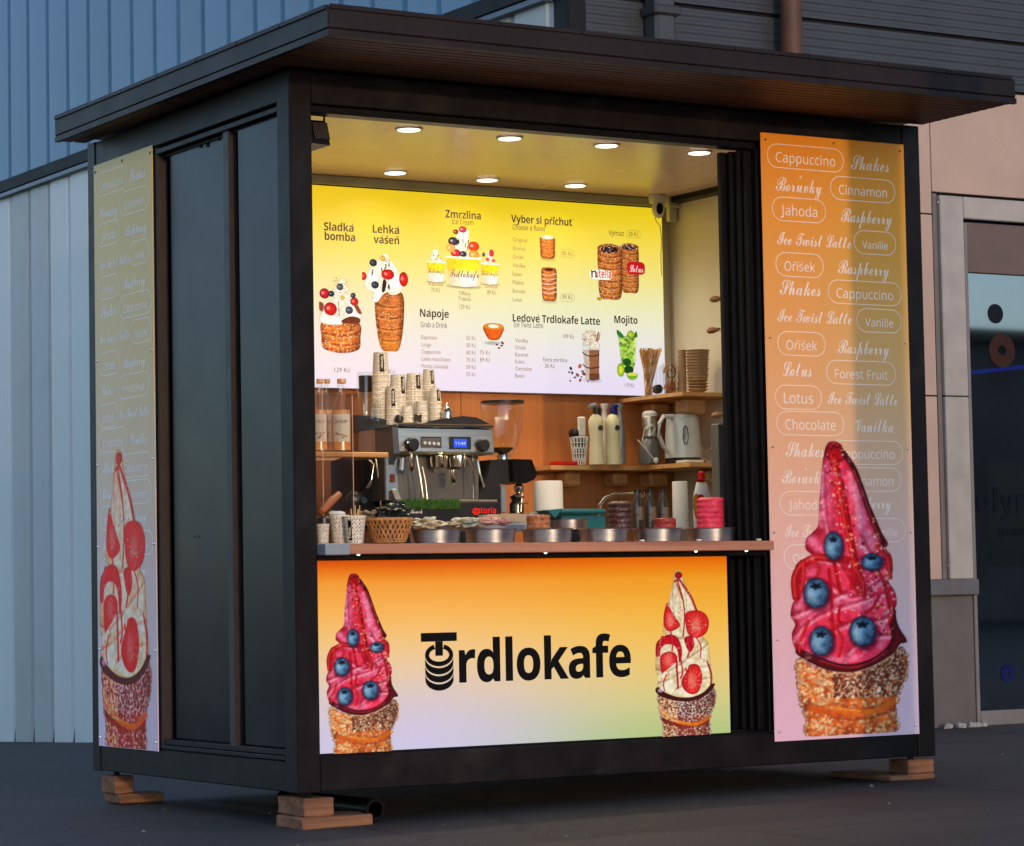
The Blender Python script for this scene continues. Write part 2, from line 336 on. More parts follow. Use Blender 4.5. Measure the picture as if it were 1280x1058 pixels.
        at_ = me.color_attributes.new('ink', 'FLOAT_COLOR', 'POINT'); gr = 1+.16*(np.random.RandomState(1).rand(s.h, s.w, 1)-.5)+.22*(s.nz(7*s.px, 77, 2)[..., None]-.5); rgba = np.concatenate([lin(np.clip(s.c*gr*getattr(s, 'gain', 1), 0, 255)), s.a[..., None]], -1).reshape(-1, 4)[us]
        at_.data.foreach_set('color', rgba.astype(np.float32).ravel())
        return me
def picture(art, name, P0, right, up, width, height, m, parent):
    me = art.mesh(name, Vector(P0)-WL[parent.name], right, up, width, height); me.materials.append(m)
    return link(name, me, parent, WL[parent.name])
# ---------------------------------------------------------------- the printed desserts
def berry(a, cx, cy, rx, ry):
    a.ell(cx+rx*.1, cy+ry*.12, rx*1.16, ry*1.12, (70, 6, 30), k=.75, soft=5)
    a.ell(cx, cy, rx, ry, (96, 146, 184), edge=(14, 32, 62)); a.ell(cx-rx*.42, cy+ry*.05, rx*.32, ry*.5, (168, 204, 224), k=.55, soft=6)
    a.ell(cx+rx*.45, cy+ry*.42, rx*.35, ry*.35, (18, 40, 74), k=.6, soft=6); a.ell(cx, cy+ry*.55, rx*.5, ry*.2, (120, 168, 200), k=.35, soft=5)
    m = np.hypot((a.gx-cx)/rx, (a.gy-cy)/ry) < .95; a.put(m*np.clip((a.nz(9, int(cx), 2)-.5)*4, 0, 1), (150, 190, 214), .28)
    ty = cy-ry*.45; a.ell(cx, ty, rx*.42, ry*.22, (44, 78, 112), k=.8)
    for k in range(5):
        t = k*2*math.pi/5+.3+cx; a.line([(cx, ty), (cx+rx*.40*math.cos(t), ty+ry*.20*math.sin(t))], rx*.17, (10, 16, 30), smooth=False)
    a.ell(cx, ty, rx*.2, ry*.10, (8, 12, 24))
def sugar_cone(a, tone, seed):
    body = [(143, 765), (200, 795), (300, 815), (400, 788), (462, 735), (482, 770), (478, 830), (462, 870), (446, 905), (442, 960), (436, 1018), (300, 1022), (172, 1018), (168, 965), (152, 905), (147, 850)]
    ds = a.poly(body, (205, 88, 36) if tone == 0 else (150, 55, 38), edge=(120, 40, 22), rnd=60, amt=.5, tex=.25, texs=26, seed=seed)
    ins = ds > 3; g = a.gx
    a.put(np.clip(ds/8, 0, 1)*np.clip((a.nz(34, seed+1, 2)-.35)*4, 0, 1), (235, 120, 45) if tone == 0 else (120, 40, 40), .55)
    gap = abs(a.gy-(930+26*np.sin((a.gx-190)/80.)))
    deep = np.clip(1-abs(gap-16)/8, 0, 1)*ins
    mask = ins & (gap > 13)
    core = mask & (g > 250) & (g < 470) & (a.gy < 900)
    
    a.dots(620, mask, [(222, 170, 112), (206, 130, 76), (236, 196, 140), (170, 84, 44)] if tone == 0 else [(214, 190, 172), (180, 140, 122), (236, 220, 206), (120, 70, 60)], 2.5, 6.2, seed+1)
    a.put(np.clip((a.nz(24, seed+8, 2)-.42)*5, 0, 1)*core, (64, 26, 22), .75)
    a.dots(620, core, [(236, 210, 170), (206, 164, 120), (250, 232, 204)] if tone == 0 else [(220, 200, 186), (240, 230, 220)], 2.2, 5.0, seed+2); a.dots(420, core, [(60, 24, 20), (92, 40, 30), (130, 60, 40)], 2, 4.6, seed+7)
    a.put(deep, (120, 44, 18), .55)
    a.line([(165, 862), (215, 915), (300, 946), (375, 948), (446, 912)], 20, (226, 112, 34)); a.line([(180, 880), (240, 926), (330, 944)], 6, (246, 160, 70), k=.8)
    a.line([(150, 845), (172, 880), (230, 922)], 26, (220, 96, 30), k=.7)
    if tone == 0: a.poly([(150, 775), (200, 800), (205, 850), (165, 845)], (232, 96, 28), rnd=20, k=.75); a.poly([(172, 935), (225, 945), (240, 1018), (175, 1015)], (228, 92, 26), rnd=20, k=.6)
    a.dots(260, mask & (g < 250), [(240, 210, 160), (222, 176, 120)], 2.5, 5, seed+4)
    # rough sugared outline
    a.dots(260, (ds > -5) & (ds < 2) & (a.gy > 760), [(226, 190, 142), (196, 140, 96)] if tone == 0 else [(220, 200, 186), (150, 100, 86)], 2.5, 5, seed+5)
    sh = np.clip((a.gx-380)/110., 0, 1)*(ds > 0); a.put(sh, (60, 26, 20), .38)
def gloss(a, seed, hi, lo, zone):
    zone = zone & (a.a > .9); n1 = a.nz(60, seed, 2); n2 = a.nz(13, seed+3, 2); u = np.sin((a.gx*.8+a.gy*.45)/24+n1*8)
    a.put(np.clip((u-.45)*2.2, 0, 1)*zone*np.clip((n2-.42)*3, 0, 1), lo, .20); a.put(np.clip((-u-.72)*4, 0, 1)*zone*np.clip((n2-.5)*4, 0, 1), hi, .40)
def swirl_pink():
    a = Art(118, 34, 496, 1022, .42)
    sugar_cone(a, 0, 3)
    cream = [(250, 52), (270, 42), (290, 50), (308, 85), (328, 125), (350, 182), (372, 240), (395, 298), (414, 350), (432, 385), (424, 402), (442, 430), (444, 480), (430, 512), (450, 550), (454, 592), (440, 622), (454, 662), (456, 702), (440, 745), (400, 782), (340, 806), (270, 802), (200, 786), (160, 762), (135, 722), (129, 682), (140, 650), (127, 620), (134, 580), (150, 558), (139, 520), (141, 470), (158, 440), (195, 425), (177, 400), (180, 368), (200, 345), (217, 322), (222, 250), (230, 170), (237, 100)]
    a.poly(cream, (232, 56, 88), edge=(156, 8, 30), rnd=52, amt=.75)
    for p, w, c, k in [([(232, 130), (228, 230), (226, 320)], 26, (246, 150, 184), .8), ([(250, 100), (252, 200), (248, 330)], 16, (240, 110, 152), .8), ([(325, 190), (345, 270), (355, 350), (352, 400)], 34, (240, 130, 168), .75), ([(318, 150), (335, 230), (345, 330)], 12, (255, 190, 212), .7),
                       ([(195, 370), (215, 400), (250, 425)], 30, (242, 120, 160), .8), ([(370, 350), (380, 385), (372, 410)], 24, (246, 160, 190), .8), ([(158, 560), (150, 600), (165, 640)], 30, (246, 140, 176), .7), ([(180, 740), (170, 690), (185, 640), (230, 600), (330, 560), (400, 515)], 40, (226, 40, 84), .75),
                       ([(140, 700), (175, 640), (240, 590), (330, 545), (420, 490)], 16, (250, 160, 190), .65), ([(200, 480), (175, 520), (175, 560)], 26, (240, 110, 150), .6), ([(250, 610), (300, 590), (350, 600), (400, 570)], 22, (246, 150, 182), .6), ([(280, 720), (330, 745), (390, 720), (420, 660)], 24, (214, 28, 72), .65), ([(220, 760), (270, 775), (320, 765)], 24, (246, 140, 178), .7),
                       ([(420, 540), (430, 590), (415, 640)], 20, (246, 150, 184), .6), ([(405, 650), (412, 690), (400, 730)], 22, (248, 160, 192), .6), ([(275, 560), (290, 620), (320, 650)], 20, (200, 20, 60), .5), ([(165, 720), (190, 700), (210, 660)], 12, (176, 14, 50), .6)]:
        a.line(p, w, c, k=k, soft=6)
    for p, w in [([(182, 408), (230, 428), (300, 440), (380, 428), (430, 400)], 16), ([(142, 520), (190, 500), (250, 520), (330, 560), (444, 480)], 15), ([(128, 620), (180, 600), (240, 570), (300, 548)], 14), ([(134, 700), (168, 655), (232, 612), (330, 580), (448, 540)], 13), ([(200, 786), (190, 740), (230, 690), (300, 650), (400, 640), (452, 620)], 15), ([(290, 800), (300, 750), (360, 700), (440, 690)], 14), ([(350, 360), (372, 410), (410, 440)], 12), ([(240, 140), (238, 240), (252, 360), (262, 420)], 9)]:
        a.line(p, w, (140, 4, 32), k=.62, soft=4); a.line([(x-4, y+w*.9) for x, y in p], w*.7, (255, 176, 200), k=.85, soft=4)
    red, dk = (186, 8, 16), (70, 4, 14)
    a.poly([(243, 84), (250, 60), (262, 66), (272, 47), (280, 62), (292, 50), (300, 76), (303, 96), (285, 112), (270, 90), (256, 106)], red, edge=dk, rnd=14, amt=.6)
    a.line([(272, 100), (282, 180), (292, 260), (306, 340), (318, 400), (326, 470), (318, 530)], 20, red, hi=(245, 90, 80)); a.line([(280, 110), (300, 210), (312, 300), (330, 420), (345, 480)], 9, (150, 8, 20)); a.line([(262, 90), (270, 160), (276, 240), (292, 420)], 7, (214, 34, 44))
    a.line([(300, 80), (330, 130), (352, 195), (372, 262), (396, 335), (420, 392)], 17, dk); a.line([(330, 140), (360, 225), (385, 310), (410, 380)], 6, (200, 60, 60), k=.7)
    a.line([(146, 560), (144, 500), (165, 456), (210, 430), (262, 436), (305, 440)], 26, (178, 12, 22), hi=(235, 80, 70)); a.line([(262, 440), (272, 500), (280, 548)], 12, red); a.line([(246, 470), (252, 560), (252, 640), (256, 694)], 11, (190, 14, 34)); a.line([(290, 440), (320, 500), (338, 540)], 30, (168, 12, 30), k=.8)
    a.line([(352, 470), (395, 480), (418, 520), (430, 590), (446, 660)], 12, (170, 20, 44)); a.line([(400, 560), (380, 600), (345, 625)], 10, (186, 20, 46)); a.line([(275, 600), (272, 640), (285, 650)], 10, red)
    a.poly([(436, 590), (448, 600), (456, 660), (484, 716), (462, 726), (440, 756), (380, 792), (310, 814), (240, 806), (190, 782), (142, 748), (148, 730), (200, 756), (280, 786), (350, 780), (410, 745), (436, 700), (428, 650)], (88, 14, 22), edge=(40, 8, 14), rnd=14, amt=.7)
    a.line([(210, 772), (290, 798), (360, 786), (420, 748)], 5, (190, 40, 50), k=.8)
    red_zone = (a.a > .9) & (a.gy < 700) & (a.gx > 225)
    a.dots(110, red_zone & (np.abs(a.gx-(250+.24*(a.gy-60))) < 26), [(250, 130, 110), (255, 190, 160), (120, 10, 20), (230, 170, 110)], 2, 4.5, 21)
    a.dots(60, red_zone & (a.gx > 380), [(250, 190, 150), (60, 10, 20), (214, 150, 90)], 2.5, 5, 22)
    for p, w in [([(170, 446), (168, 500), (160, 540)], 12), ([(200, 440), (215, 470), (205, 500)], 9), ([(330, 470), (352, 520), (350, 560)], 13), ([(400, 395), (430, 440), (436, 500)], 14), ([(425, 540), (440, 600), (430, 650)], 10), ([(245, 640), (280, 700), (270, 760)], 9), ([(180, 640), (160, 690), (150, 740)], 9)]: a.line(p, w, red, hi=(250, 120, 110))
    a.dots(70, red_zone, [(255, 236, 232), (255, 210, 210)], 1.5, 3.6, 45)
    gloss(a, 44, (255, 214, 226), (120, 8, 40), (a.gy < 770))
    for b in [(262, 392, 29, 47), (380, 447, 33, 28), (205, 548, 38, 50), (345, 680, 41, 51), (217, 708, 36, 49)]: berry(a, *b)
    return a
def straw(a, pts, c, hi=(250, 150, 130)):
    a.poly(pts, (222, 34, 34), edge=(176, 12, 24), rnd=22, amt=.4)
    a.ell(c[0], c[1], c[2]*.42, c[3]*.5, (244, 138, 118), k=.75, soft=8)
    for k in range(14):
        t = k*2*math.pi/14; a.line([(c[0]+c[2]*.4*math.cos(t), c[1]+c[3]*.45*math.sin(t)), (c[0]+c[2]*.85*math.cos(t), c[1]+c[3]*.85*math.sin(t))], 3.2, hi, smooth=False, k=.7)
def swirl_cream():
    a = Art(118, 34, 496, 1022, .42); T = lambda P: [((x-720)*1.197+125, (y-90)*1.16+40) for x, y in P]
    sugar_cone(a, 1, 9)
    a.poly(T([(828, 100), (842, 92), (858, 100), (868, 130), (885, 180), (915, 232), (936, 300), (985, 330), (992, 380), (962, 430), (986, 462), (992, 520), (1000, 600), (1006, 668), (962, 722), (900, 748), (820, 738), (757, 716), (726, 680), (736, 640), (722, 590), (728, 500), (742, 450), (775, 420), (762, 398), (774, 300), (792, 258), (806, 200), (816, 150)]), (240, 226, 190), edge=(206, 176, 110), rnd=46, amt=.5)
    for p, w, c, k in [([(815, 200), (808, 280), (815, 380)], 22, (250, 240, 215), .8), ([(840, 170), (850, 260), (848, 400)], 10, (205, 170, 110), .7), ([(890, 210), (905, 260), (915, 300)], 18, (250, 238, 210), .8), ([(740, 640), (770, 600), (810, 560), (830, 540)], 26, (250, 242, 218), .8), ([(735, 600), (745, 560), (760, 520)], 14, (206, 176, 116), .7),
                       ([(760, 700), (800, 660), (850, 700), (900, 730)], 26, (250, 240, 214), .8), ([(770, 640), (800, 610), (820, 660)], 14, (204, 170, 110), .7), ([(940, 470), (965, 520), (970, 600)], 24, (248, 236, 206), .8), ([(905, 520), (930, 480), (960, 450)], 12, (200, 170, 104), .6), ([(960, 620), (975, 660), (940, 700)], 20, (214, 182, 120), .6), ([(880, 540), (940, 545), (985, 560)], 10, (200, 160, 110), .7), ([(800, 480), (815, 520), (800, 560)], 12, (210, 180, 120), .6)]:
        a.line(T(p), w*1.15, c, k=k, soft=6)
    red = (196, 14, 28)
    for p, w in [([(765, 420), (820, 440), (900, 430), (975, 390)], 12), ([(724, 590), (790, 600), (860, 560), (990, 470)], 12), ([(730, 660), (800, 640), (870, 600), (1000, 580)], 11), ([(800, 735), (830, 690), (900, 660), (1004, 640)], 11), ([(815, 160), (812, 260), (830, 380)], 8), ([(870, 150), (880, 230), (880, 300)], 7)]:
        a.line(T(p), w*1.15, (150, 104, 50), k=.6, soft=4); a.line([(x-4, y+w) for x, y in T(p)], w*.8, (255, 250, 232), k=.7, soft=4)
    straw(a, T([(785, 258), (800, 285), (825, 330), (848, 375), (800, 402), (770, 380), (768, 320)]), T([(800, 345)])[0]+(40, 60))
    straw(a, T([(880, 310), (925, 298), (962, 306), (985, 330), (993, 370), (978, 415), (930, 440), (890, 420), (876, 370)]), T([(928, 372)])[0]+(56, 72))
    straw(a, T([(745, 560), (752, 520), (790, 504), (826, 520), (820, 560), (770, 600), (752, 612)]), T([(785, 548)])[0]+(44, 52)); straw(a, T([(880, 600), (892, 574), (930, 574), (950, 610), (952, 660), (930, 715), (890, 722), (856, 690), (850, 650)]), T([(902, 655)])[0]+(56, 80))
    a.poly(T([(726, 530), (726, 470), (745, 440), (790, 418), (830, 430), (850, 470), (855, 520), (840, 560), (832, 500), (810, 470), (770, 470), (742, 500)]), red, edge=(140, 6, 20), rnd=14, amt=.6); a.poly(T([(868, 440), (905, 430), (918, 470), (900, 508), (880, 490)]), red, edge=(130, 6, 20), rnd=12, amt=.6)
    a.line(T([(826, 530), (828, 600), (832, 690)]), 11, (176, 12, 34)); a.line(T([(848, 545), (856, 610), (845, 640)]), 9, red)
    a.ell(*T([(846, 118)])[0], 22, 20, red, edge=(110, 6, 20)); a.line(T([(826, 150), (846, 140), (862, 160), (885, 195), (910, 240), (932, 298)]), 13, (158, 14, 26), hi=(240, 110, 90)); a.line(T([(842, 150), (858, 210), (868, 260), (872, 330), (862, 430)]), 8, (150, 30, 30)); a.line(T([(835, 160), (850, 200), (862, 240)]), 6, (190, 30, 30))
    a.line(T([(980, 560), (998, 620), (996, 680)]), 10, (160, 14, 26))
    for p, w in [([(760, 430), (745, 470), (738, 520)], 16), ([(885, 440), (892, 500), (880, 540)], 9), ([(800, 400), (810, 450), (806, 500)], 8), ([(870, 590), (880, 640), (868, 700)], 7), ([(930, 440), (950, 480), (946, 540)], 6), ([(775, 620), (760, 660), (764, 700)], 6)]: a.line(T(p), w*1.1, (186, 10, 30), hi=(246, 130, 120))
    a.poly(T([(720, 690), (735, 682), (768, 710), (830, 735), (900, 738), (960, 715), (998, 678), (1018, 676), (1000, 705), (960, 738), (900, 758), (830, 755), (760, 735), (724, 710)]), (70, 16, 20), edge=(28, 8, 10), rnd=12, amt=.7); a.ell(*T([(744, 698)])[0], 16, 12, (250, 245, 245), k=.6, soft=3)
    gloss(a, 61, (255, 250, 236), (150, 110, 60), (a.gy < 740)); a.dots(60, (a.a > .9) & (a.gx > 150) & (a.gx < 420) & (a.gy < 700) & (a.nz(40, 3) > .55), [(226, 60, 60), (250, 230, 200)], 2, 4, 31)
    return a
def pastry(a, x0, y0, x1, y1, n, seed=0, cols=((200, 110, 45), (150, 66, 24)), open_top=False, sug=200, taper=0.0):
    w = x1-x0
    body = [(x0, y0), (x0-w*.02, (y0+y1)/2), (x0+w*(.04+taper), y1-w*.06), ((x0+x1)/2, y1+w*.05), (x1-w*(.04+taper), y1-w*.06), (x1+w*.02, (y0+y1)/2), (x1, y0), ((x0+x1)/2, y0-w*.06)]
    d = a.poly(body, cols[0], edge=cols[1], rnd=w*.3, amt=.5, tex=.3, texs=w*.14, seed=seed)
    for k in range(1, n):
        y = y0+(y1-y0)*k/n; sl = w*.09
        m = (d > 0); g = np.abs(a.gy-(y+sl*np.sin((a.gx-x0)/w*3.1)))
        a.put(np.clip(1-g/(w*.05), 0, 1)*m, cols[1], .85); a.put(np.clip(1-np.abs(g-w*.07)/(w*.04), 0, 1)*m*(a.gy > y), (240, 180, 100), .5)
    a.dots(sug, d > 1, [(236, 180, 110), (214, 130, 66), (250, 214, 160)], w*.008, w*.022, seed)
    a.put(np.clip((a.gx-(x0+.7*w))/(w*.3), 0, 1)*(d > 0), (70, 26, 10), .35)
    if open_top: a.ell((x0+x1)/2, y0+w*.03, w*.42, w*.16, (216, 130, 60), edge=(150, 80, 30)); a.ell((x0+x1)/2, y0+w*.04, w*.3, w*.1, (70, 28, 18))
def whip(a, cx, cy, rx, ry, seed, n=9, choc=True):
    r = np.random.RandomState(seed)
    for k in range(n*3):
        f = k/(n*3); q = rx*(1-f*.8); x = cx+r.uniform(-.75, .75)*q; y = cy+ry*(1-2*f)
        a.ell(x, y, rx*.3, ry*.2, (252, 250, 238), edge=(214, 206, 186))
    if choc:
        for k in range(n): x = cx+r.uniform(-.6, .6)*rx; y = cy+r.uniform(-.9, .6)*ry; a.line([(x, y), (x+r.uniform(-.1, .1)*rx, y+ry*.25)], rx*.05, (40, 24, 20), smooth=False)
def art_bomb():
    a = Art(0, 0, 230, 430, .9); pastry(a, 14, 250, 214, 405, 3, 1, ((212, 108, 40), (150, 56, 18)), sug=420)
    a.poly([(0, 235), (12, 180), (60, 130), (100, 110), (160, 110), (200, 150), (228, 190), (214, 225), (150, 215), (120, 255), (70, 262), (20, 255)], (248, 246, 236), edge=(216, 212, 196), rnd=24, amt=.4)
    whip(a, 120, 130, 90, 80, 2, 9, False); whip(a, 125, 40, 42, 32, 5, 5, False)
    a.poly([(120, 235), (170, 212), (215, 222), (208, 250), (130, 250)], (110, 52, 30), rnd=10)
    for x, y, r_, c, e in [(30, 92, 27, (214, 36, 52), (140, 14, 30)), (60, 175, 34, (222, 40, 34), (160, 16, 20)), (188, 130, 22, (214, 40, 40), (150, 14, 24)), (66, 92, 16, (60, 66, 80), (20, 22, 34)), (112, 52, 18, (90, 94, 104), (36, 36, 46)), (160, 178, 20, (86, 96, 112), (30, 34, 50)), (182, 96, 14, (70, 76, 92), (24, 26, 40))]: a.ell(x, y, r_, r_*1.05, c, edge=e, hi=(255, 200, 190) if c[0] > 200 else (160, 176, 196))
    a.poly([(0, 140), (24, 150), (20, 190), (0, 180)], (140, 66, 44), rnd=8); a.poly([(184, 150), (200, 140), (226, 190), (210, 196)], (150, 70, 46), rnd=8)
    a.ell(125, 110, 12, 14, (214, 190, 80)); a.dots(60, (np.hypot(a.gx-118, a.gy-28) < 42), [(90, 90, 70), (200, 180, 90)], 1.2, 2.4, 4)
    a.line([(104, 130), (106, 215)], 4, (60, 50, 40), smooth=False, k=.6)
    return a
def art_passion():
    a = Art(0, 0, 250, 540, .8); pastry(a, 72, 215, 214, 520, 5, 4, ((190, 104, 50), (120, 54, 22)), sug=420, taper=.12)
    a.put(np.clip((a.gy-400)/100, 0, 1)*(a.a > .5), (226, 140, 40), .5)
    a.poly([(12, 160), (30, 100), (70, 60), (110, 30), (160, 40), (190, 90), (215, 150), (200, 205), (160, 195), (110, 220), (80, 262), (50, 255), (55, 210), (20, 190)], (250, 250, 244), edge=(206, 214, 200), rnd=24, amt=.5); whip(a, 110, 120, 95, 85, 8, 9); whip(a, 120, 26, 44, 26, 9, 6)
    for x, y, rx, ry, c, e in [(8, 125, 16, 22, (226, 50, 44), (160, 20, 24)), (220, 132, 24, 40, (222, 40, 30), (150, 14, 20)), (136, 110, 34, 28, (216, 40, 36), (150, 16, 22)), (60, 50, 20, 20, (64, 60, 74), (22, 20, 32)), (68, 170, 20, 20, (60, 66, 84), (22, 22, 36)), (110, 24, 14, 16, (220, 180, 60), (180, 130, 40))]: a.ell(x, y, rx, ry, c, edge=e, hi=(250, 190, 180) if c[0] > 200 else (120, 126, 150))
    a.poly([(112, 140), (128, 150), (120, 200), (104, 205)], (50, 30, 24), rnd=6)
    return a
def art_cup(kind, seed):
    a = Art(0, 0, 200, 420 if kind == 1 else 300, .5 if kind != 1 else .9); t = 210 if kind == 1 else 120; b = 400 if kind == 1 else 290
    a.ell(100, b, 92, 14, (150, 110, 40), k=.55, soft=10)
    if kind == 1:
        whip(a, 100, 120, 80, 90, 3, 10)
        for x, y, r_, c, e in [(100, 22, 22, (190, 60, 80), (140, 30, 60)), (44, 104, 28, (70, 64, 84), (26, 22, 40)), (160, 130, 32, (232, 70, 36), (190, 40, 20)), (58, 182, 28, (222, 44, 50), (160, 20, 30)), (100, 185, 20, (60, 64, 90), (24, 24, 44)), (160, 186, 30, (240, 160, 70), (214, 120, 40)), (30, 150, 26, (236, 160, 70), (230, 150, 80)), (60, 40, 16, (150, 50, 40), (90, 24, 20))]: a.ell(x, y, r_, r_, c, edge=e, hi=(250, 220, 210))
    else:
        whip(a, 100, 75, 80, 58, seed, 6, kind == 0)
        if kind == 2: a.ell(122, 30, 26, 30, (214, 70, 60), edge=(170, 30, 40)); a.ell(80, 85, 20, 16, (220, 80, 80)); a.ell(140, 92, 20, 12, (214, 70, 74)); a.ell(40, 46, 16, 18, (70, 80, 100))
    a.poly([(4, t), (196, t), (180, b-4), (100, b+4), (20, b-4)], (246, 214, 40), smooth=False, rnd=60, amt=.15)
    m = a.segd([(4, t), (196, t), (180, b-4), (100, b+4), (20, b-4)], True) > 0
    f = np.clip((a.gy-(t+(b-t)*.35))/((b-t)*.3), 0, 1)*m; a.put(f, (240, 226, 226)); a.put(np.clip(1-a.gx/110, 0, 1)*m, (236, 160, 40), .4*(1 if kind else .6)); a.put(np.clip((a.gx-160)/40, 0, 1)*m, (150, 120, 60), .25)
    a.line([(0, t), (200, t)], 12, (252, 248, 232), smooth=False)
    return a
def art_short(n, seed, icing):
    h = 90+38*n; a = Art(0, 0, 130, h, .5); pastry(a, 10, 24, 120, h-30, n, seed, ((206, 116, 46), (130, 50, 24)), sug=100, open_top=icing == 2)
    a.ell(65, h-16, 50, 9, (190, 170, 90), k=.4, soft=8)
    if icing == 1: a.ell(65, 22, 50, 18, (250, 240, 214), edge=(230, 200, 150))
    if icing == 2:
        for k in range(n-1): a.line([(14, 70+k*38), (60, 80+k*38), (118, 62+k*38)], 9, (236, 206, 210), k=.8)
    return a
def art_rolls():
    a = Art(0, 0, 330, 420, .8)
    for x0, y0, x1, y1, s in [(190, 40, 318, 350, 5), (20, 60, 190, 400, 6)]:
        pastry(a, x0, y0, x1, y1, 8, s, ((196, 104, 42), (112, 48, 18)), sug=700); w = x1-x0
        a.ell((x0+x1)/2, y0, w*.54, w*.2, (206, 130, 66), edge=(140, 70, 30)); a.ell((x0+x1)/2-w*.02, y0+4, w*.38, w*.13, (46, 22, 22)); a.dots(90, np.hypot((a.gx-(x0+x1)/2)/(w*.5), (a.gy-y0)/(w*.22)) < 1, [(240, 220, 200), (90, 40, 30)], 2, 4, s)
    a.ell(20, 408, 18, 12, (220, 160, 60), edge=(180, 110, 30)); return a
def art_latte():
    a = Art(0, 0, 260, 440, .6)
    a.ell(190, 400, 60, 14, (170, 150, 140), k=.4, soft=10)
    a.poly([(118, 130), (244, 130), (236, 390), (190, 404), (138, 390)], (150, 96, 64), edge=(120, 74, 50), smooth=False, rnd=30, amt=.4); m = a.segd([(112, 110), (250, 110), (242, 396), (132, 396)], True)
    a.put(np.clip(m, 0, 1)*(a.gx < 165)*(a.gy > 130), (220, 214, 206), .75); a.put((m > 0)*(a.gy < 160), (222, 232, 232), .85); a.put((m > 0)*(np.abs(a.gy-370) < 26)*(a.gx > 160), (90, 52, 34), .7)
    for y in (180, 275): a.line([(114, y), (140, y+22), (190, y+28), (240, y+16)], 8, (40, 30, 22))
    whip(a, 178, 70, 70, 62, 4, 8, False); a.dots(150, (np.hypot((a.gx-178)/70, (a.gy-66)/62) < 1), [(214, 180, 120), (196, 150, 90), (120, 70, 40)], 2, 5, 2); a.line([(240, 20), (225, 80)], 10, (150, 60, 40)); a.line([(252, 30), (235, 85)], 6, (120, 50, 30))
    for x, y, r_, c in [(20, 310, 14, (30, 26, 30)), (6, 340, 10, (40, 30, 30)), (30, 345, 12, (36, 28, 28)), (90, 290, 18, (206, 110, 50)), (70, 360, 16, (160, 80, 40)), (50, 380, 12, (190, 110, 60)), (90, 400, 14, (190, 90, 50)), (120, 350, 16, (140, 50, 26)), (110, 330, 12, (170, 80, 40)), (14, 408, 9, (150, 90, 60)), (100, 375, 8, (60, 40, 40)), (150, 405, 8, (90, 50, 40))]: a.ell(x, y, r_, r_*.7, c, edge=tuple(q*.6 for q in c), rot=x)
    return a
def art_mojito():
    a = Art(0, 0, 150, 330, .6); P = [(12, 40), (140, 40), (126, 220), (110, 270), (50, 270), (30, 220)]
    a.poly(P, (140, 186, 60), edge=(176, 210, 130), smooth=False, rnd=26, tex=.5, texs=20, amt=.4); m = a.segd(P, True) > 2
    a.put(np.clip((a.nz(26, 4, 2)-.5)*7, 0, 1)*m, (206, 226, 110), .75); a.put(np.clip((a.nz(22, 9, 2)-.62)*9, 0, 1)*m, (40, 100, 36), .8); a.line([(14, 50), (30, 215)], 5, (236, 246, 226), k=.6); a.line([(134, 50), (122, 215)], 5, (236, 246, 226), k=.6)
    for p in [[(4, 0), (36, 20), (50, 44), (10, 38)], [(100, 0), (120, 22), (112, 44), (70, 40)], [(138, 4), (146, 40), (120, 44)]]: a.poly(p, (44, 116, 40), rnd=10)
    a.ell(100, 26, 26, 22, (196, 214, 60), edge=(120, 160, 30)); a.ell(70, 210, 30, 26, (24, 70, 30), edge=(40, 100, 40)); a.ell(80, 260, 34, 26, (28, 76, 32), edge=(20, 56, 24))
    a.ell(26, 262, 26, 44, (226, 226, 60), edge=(90, 160, 30)); a.poly([(66, 280), (100, 296), (140, 282), (136, 312), (104, 326), (74, 312)], (110, 176, 40), rnd=12); a.ell(104, 288, 34, 12, (222, 226, 80)); return a
def art_coffee():
    a = Art(0, 0, 200, 260, .6)
    a.poly([(6, 40), (194, 40), (186, 100), (150, 160), (100, 172), (50, 160), (14, 100)], (214, 92, 26), edge=(150, 50, 12), rnd=40, amt=.5); a.ell(100, 40, 96, 32, (236, 170, 70), edge=(214, 120, 40)); a.ell(100, 40, 78, 23, (206, 130, 50)); a.ell(100, 38, 52, 17, (250, 240, 214)); a.ell(90, 200, 70, 16, (230, 190, 150), k=.5, soft=8)
    for x, y in [(180, 190), (188, 200), (130, 214), (176, 222), (150, 245)]: a.ell(x, y, 12, 9, (110, 60, 44), edge=(60, 30, 24))
    return a
# ---------------------------------------------------------------- shared materials
M = {}
M['paint'] = mat('charcoal_paint', (.0075, .0060, .0070), .42, var=.25, scale=9, bump=.06, bscale=90, dirt=.5, spec=.14)
M['fascia'] = mat('fascia_metal', (.013, .0085, .0085), .46, spec=.16, var=.2, scale=5, bump=.05, bscale=50, dirt=.4)
M['black'] = mat('black_aluminium', (.005, .005, .006), .38, var=.3, scale=20, bump=.03, spec=.12)
M['darkpanel'] = mat('dark_panel_film', (.010, .012, .016), .24, var=.08, scale=4, bump=.05, bscale=5, spec=.16, dirt=.2)
M['rust'] = mat('rust_brown_paint', (.018, .009, .008), .5, var=.3, scale=14, bump=.1, dirt=.4)
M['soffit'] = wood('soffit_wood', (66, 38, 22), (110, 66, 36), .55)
M['lining'] = wood('wood_lining', (166, 98, 50), (190, 120, 66), .45, 'Z', 1.6, .03)
M['shelfwood'] = wood('pale_shelf_wood', (176, 126, 74), (212, 166, 106), .4, 'X', 3)
M['counterwood'] = wood('counter_wood', (150, 96, 72), (186, 126, 96), .5, 'X', 2.5, .1)
M['blockwood'] = wood('block_wood', (92, 62, 44), (142, 98, 68), .9, 'X', 4, .4)
M['cream'] = mat('cream_wall_panel', (.72, .65, .50), .35, var=.05, scale=3, bump=.02, bscale=20)
M['ceil'] = mat('gloss_ceiling_panel', (.66, .47, .37), .26, var=.05, scale=2, bump=0, spec=.45, coat=.06)
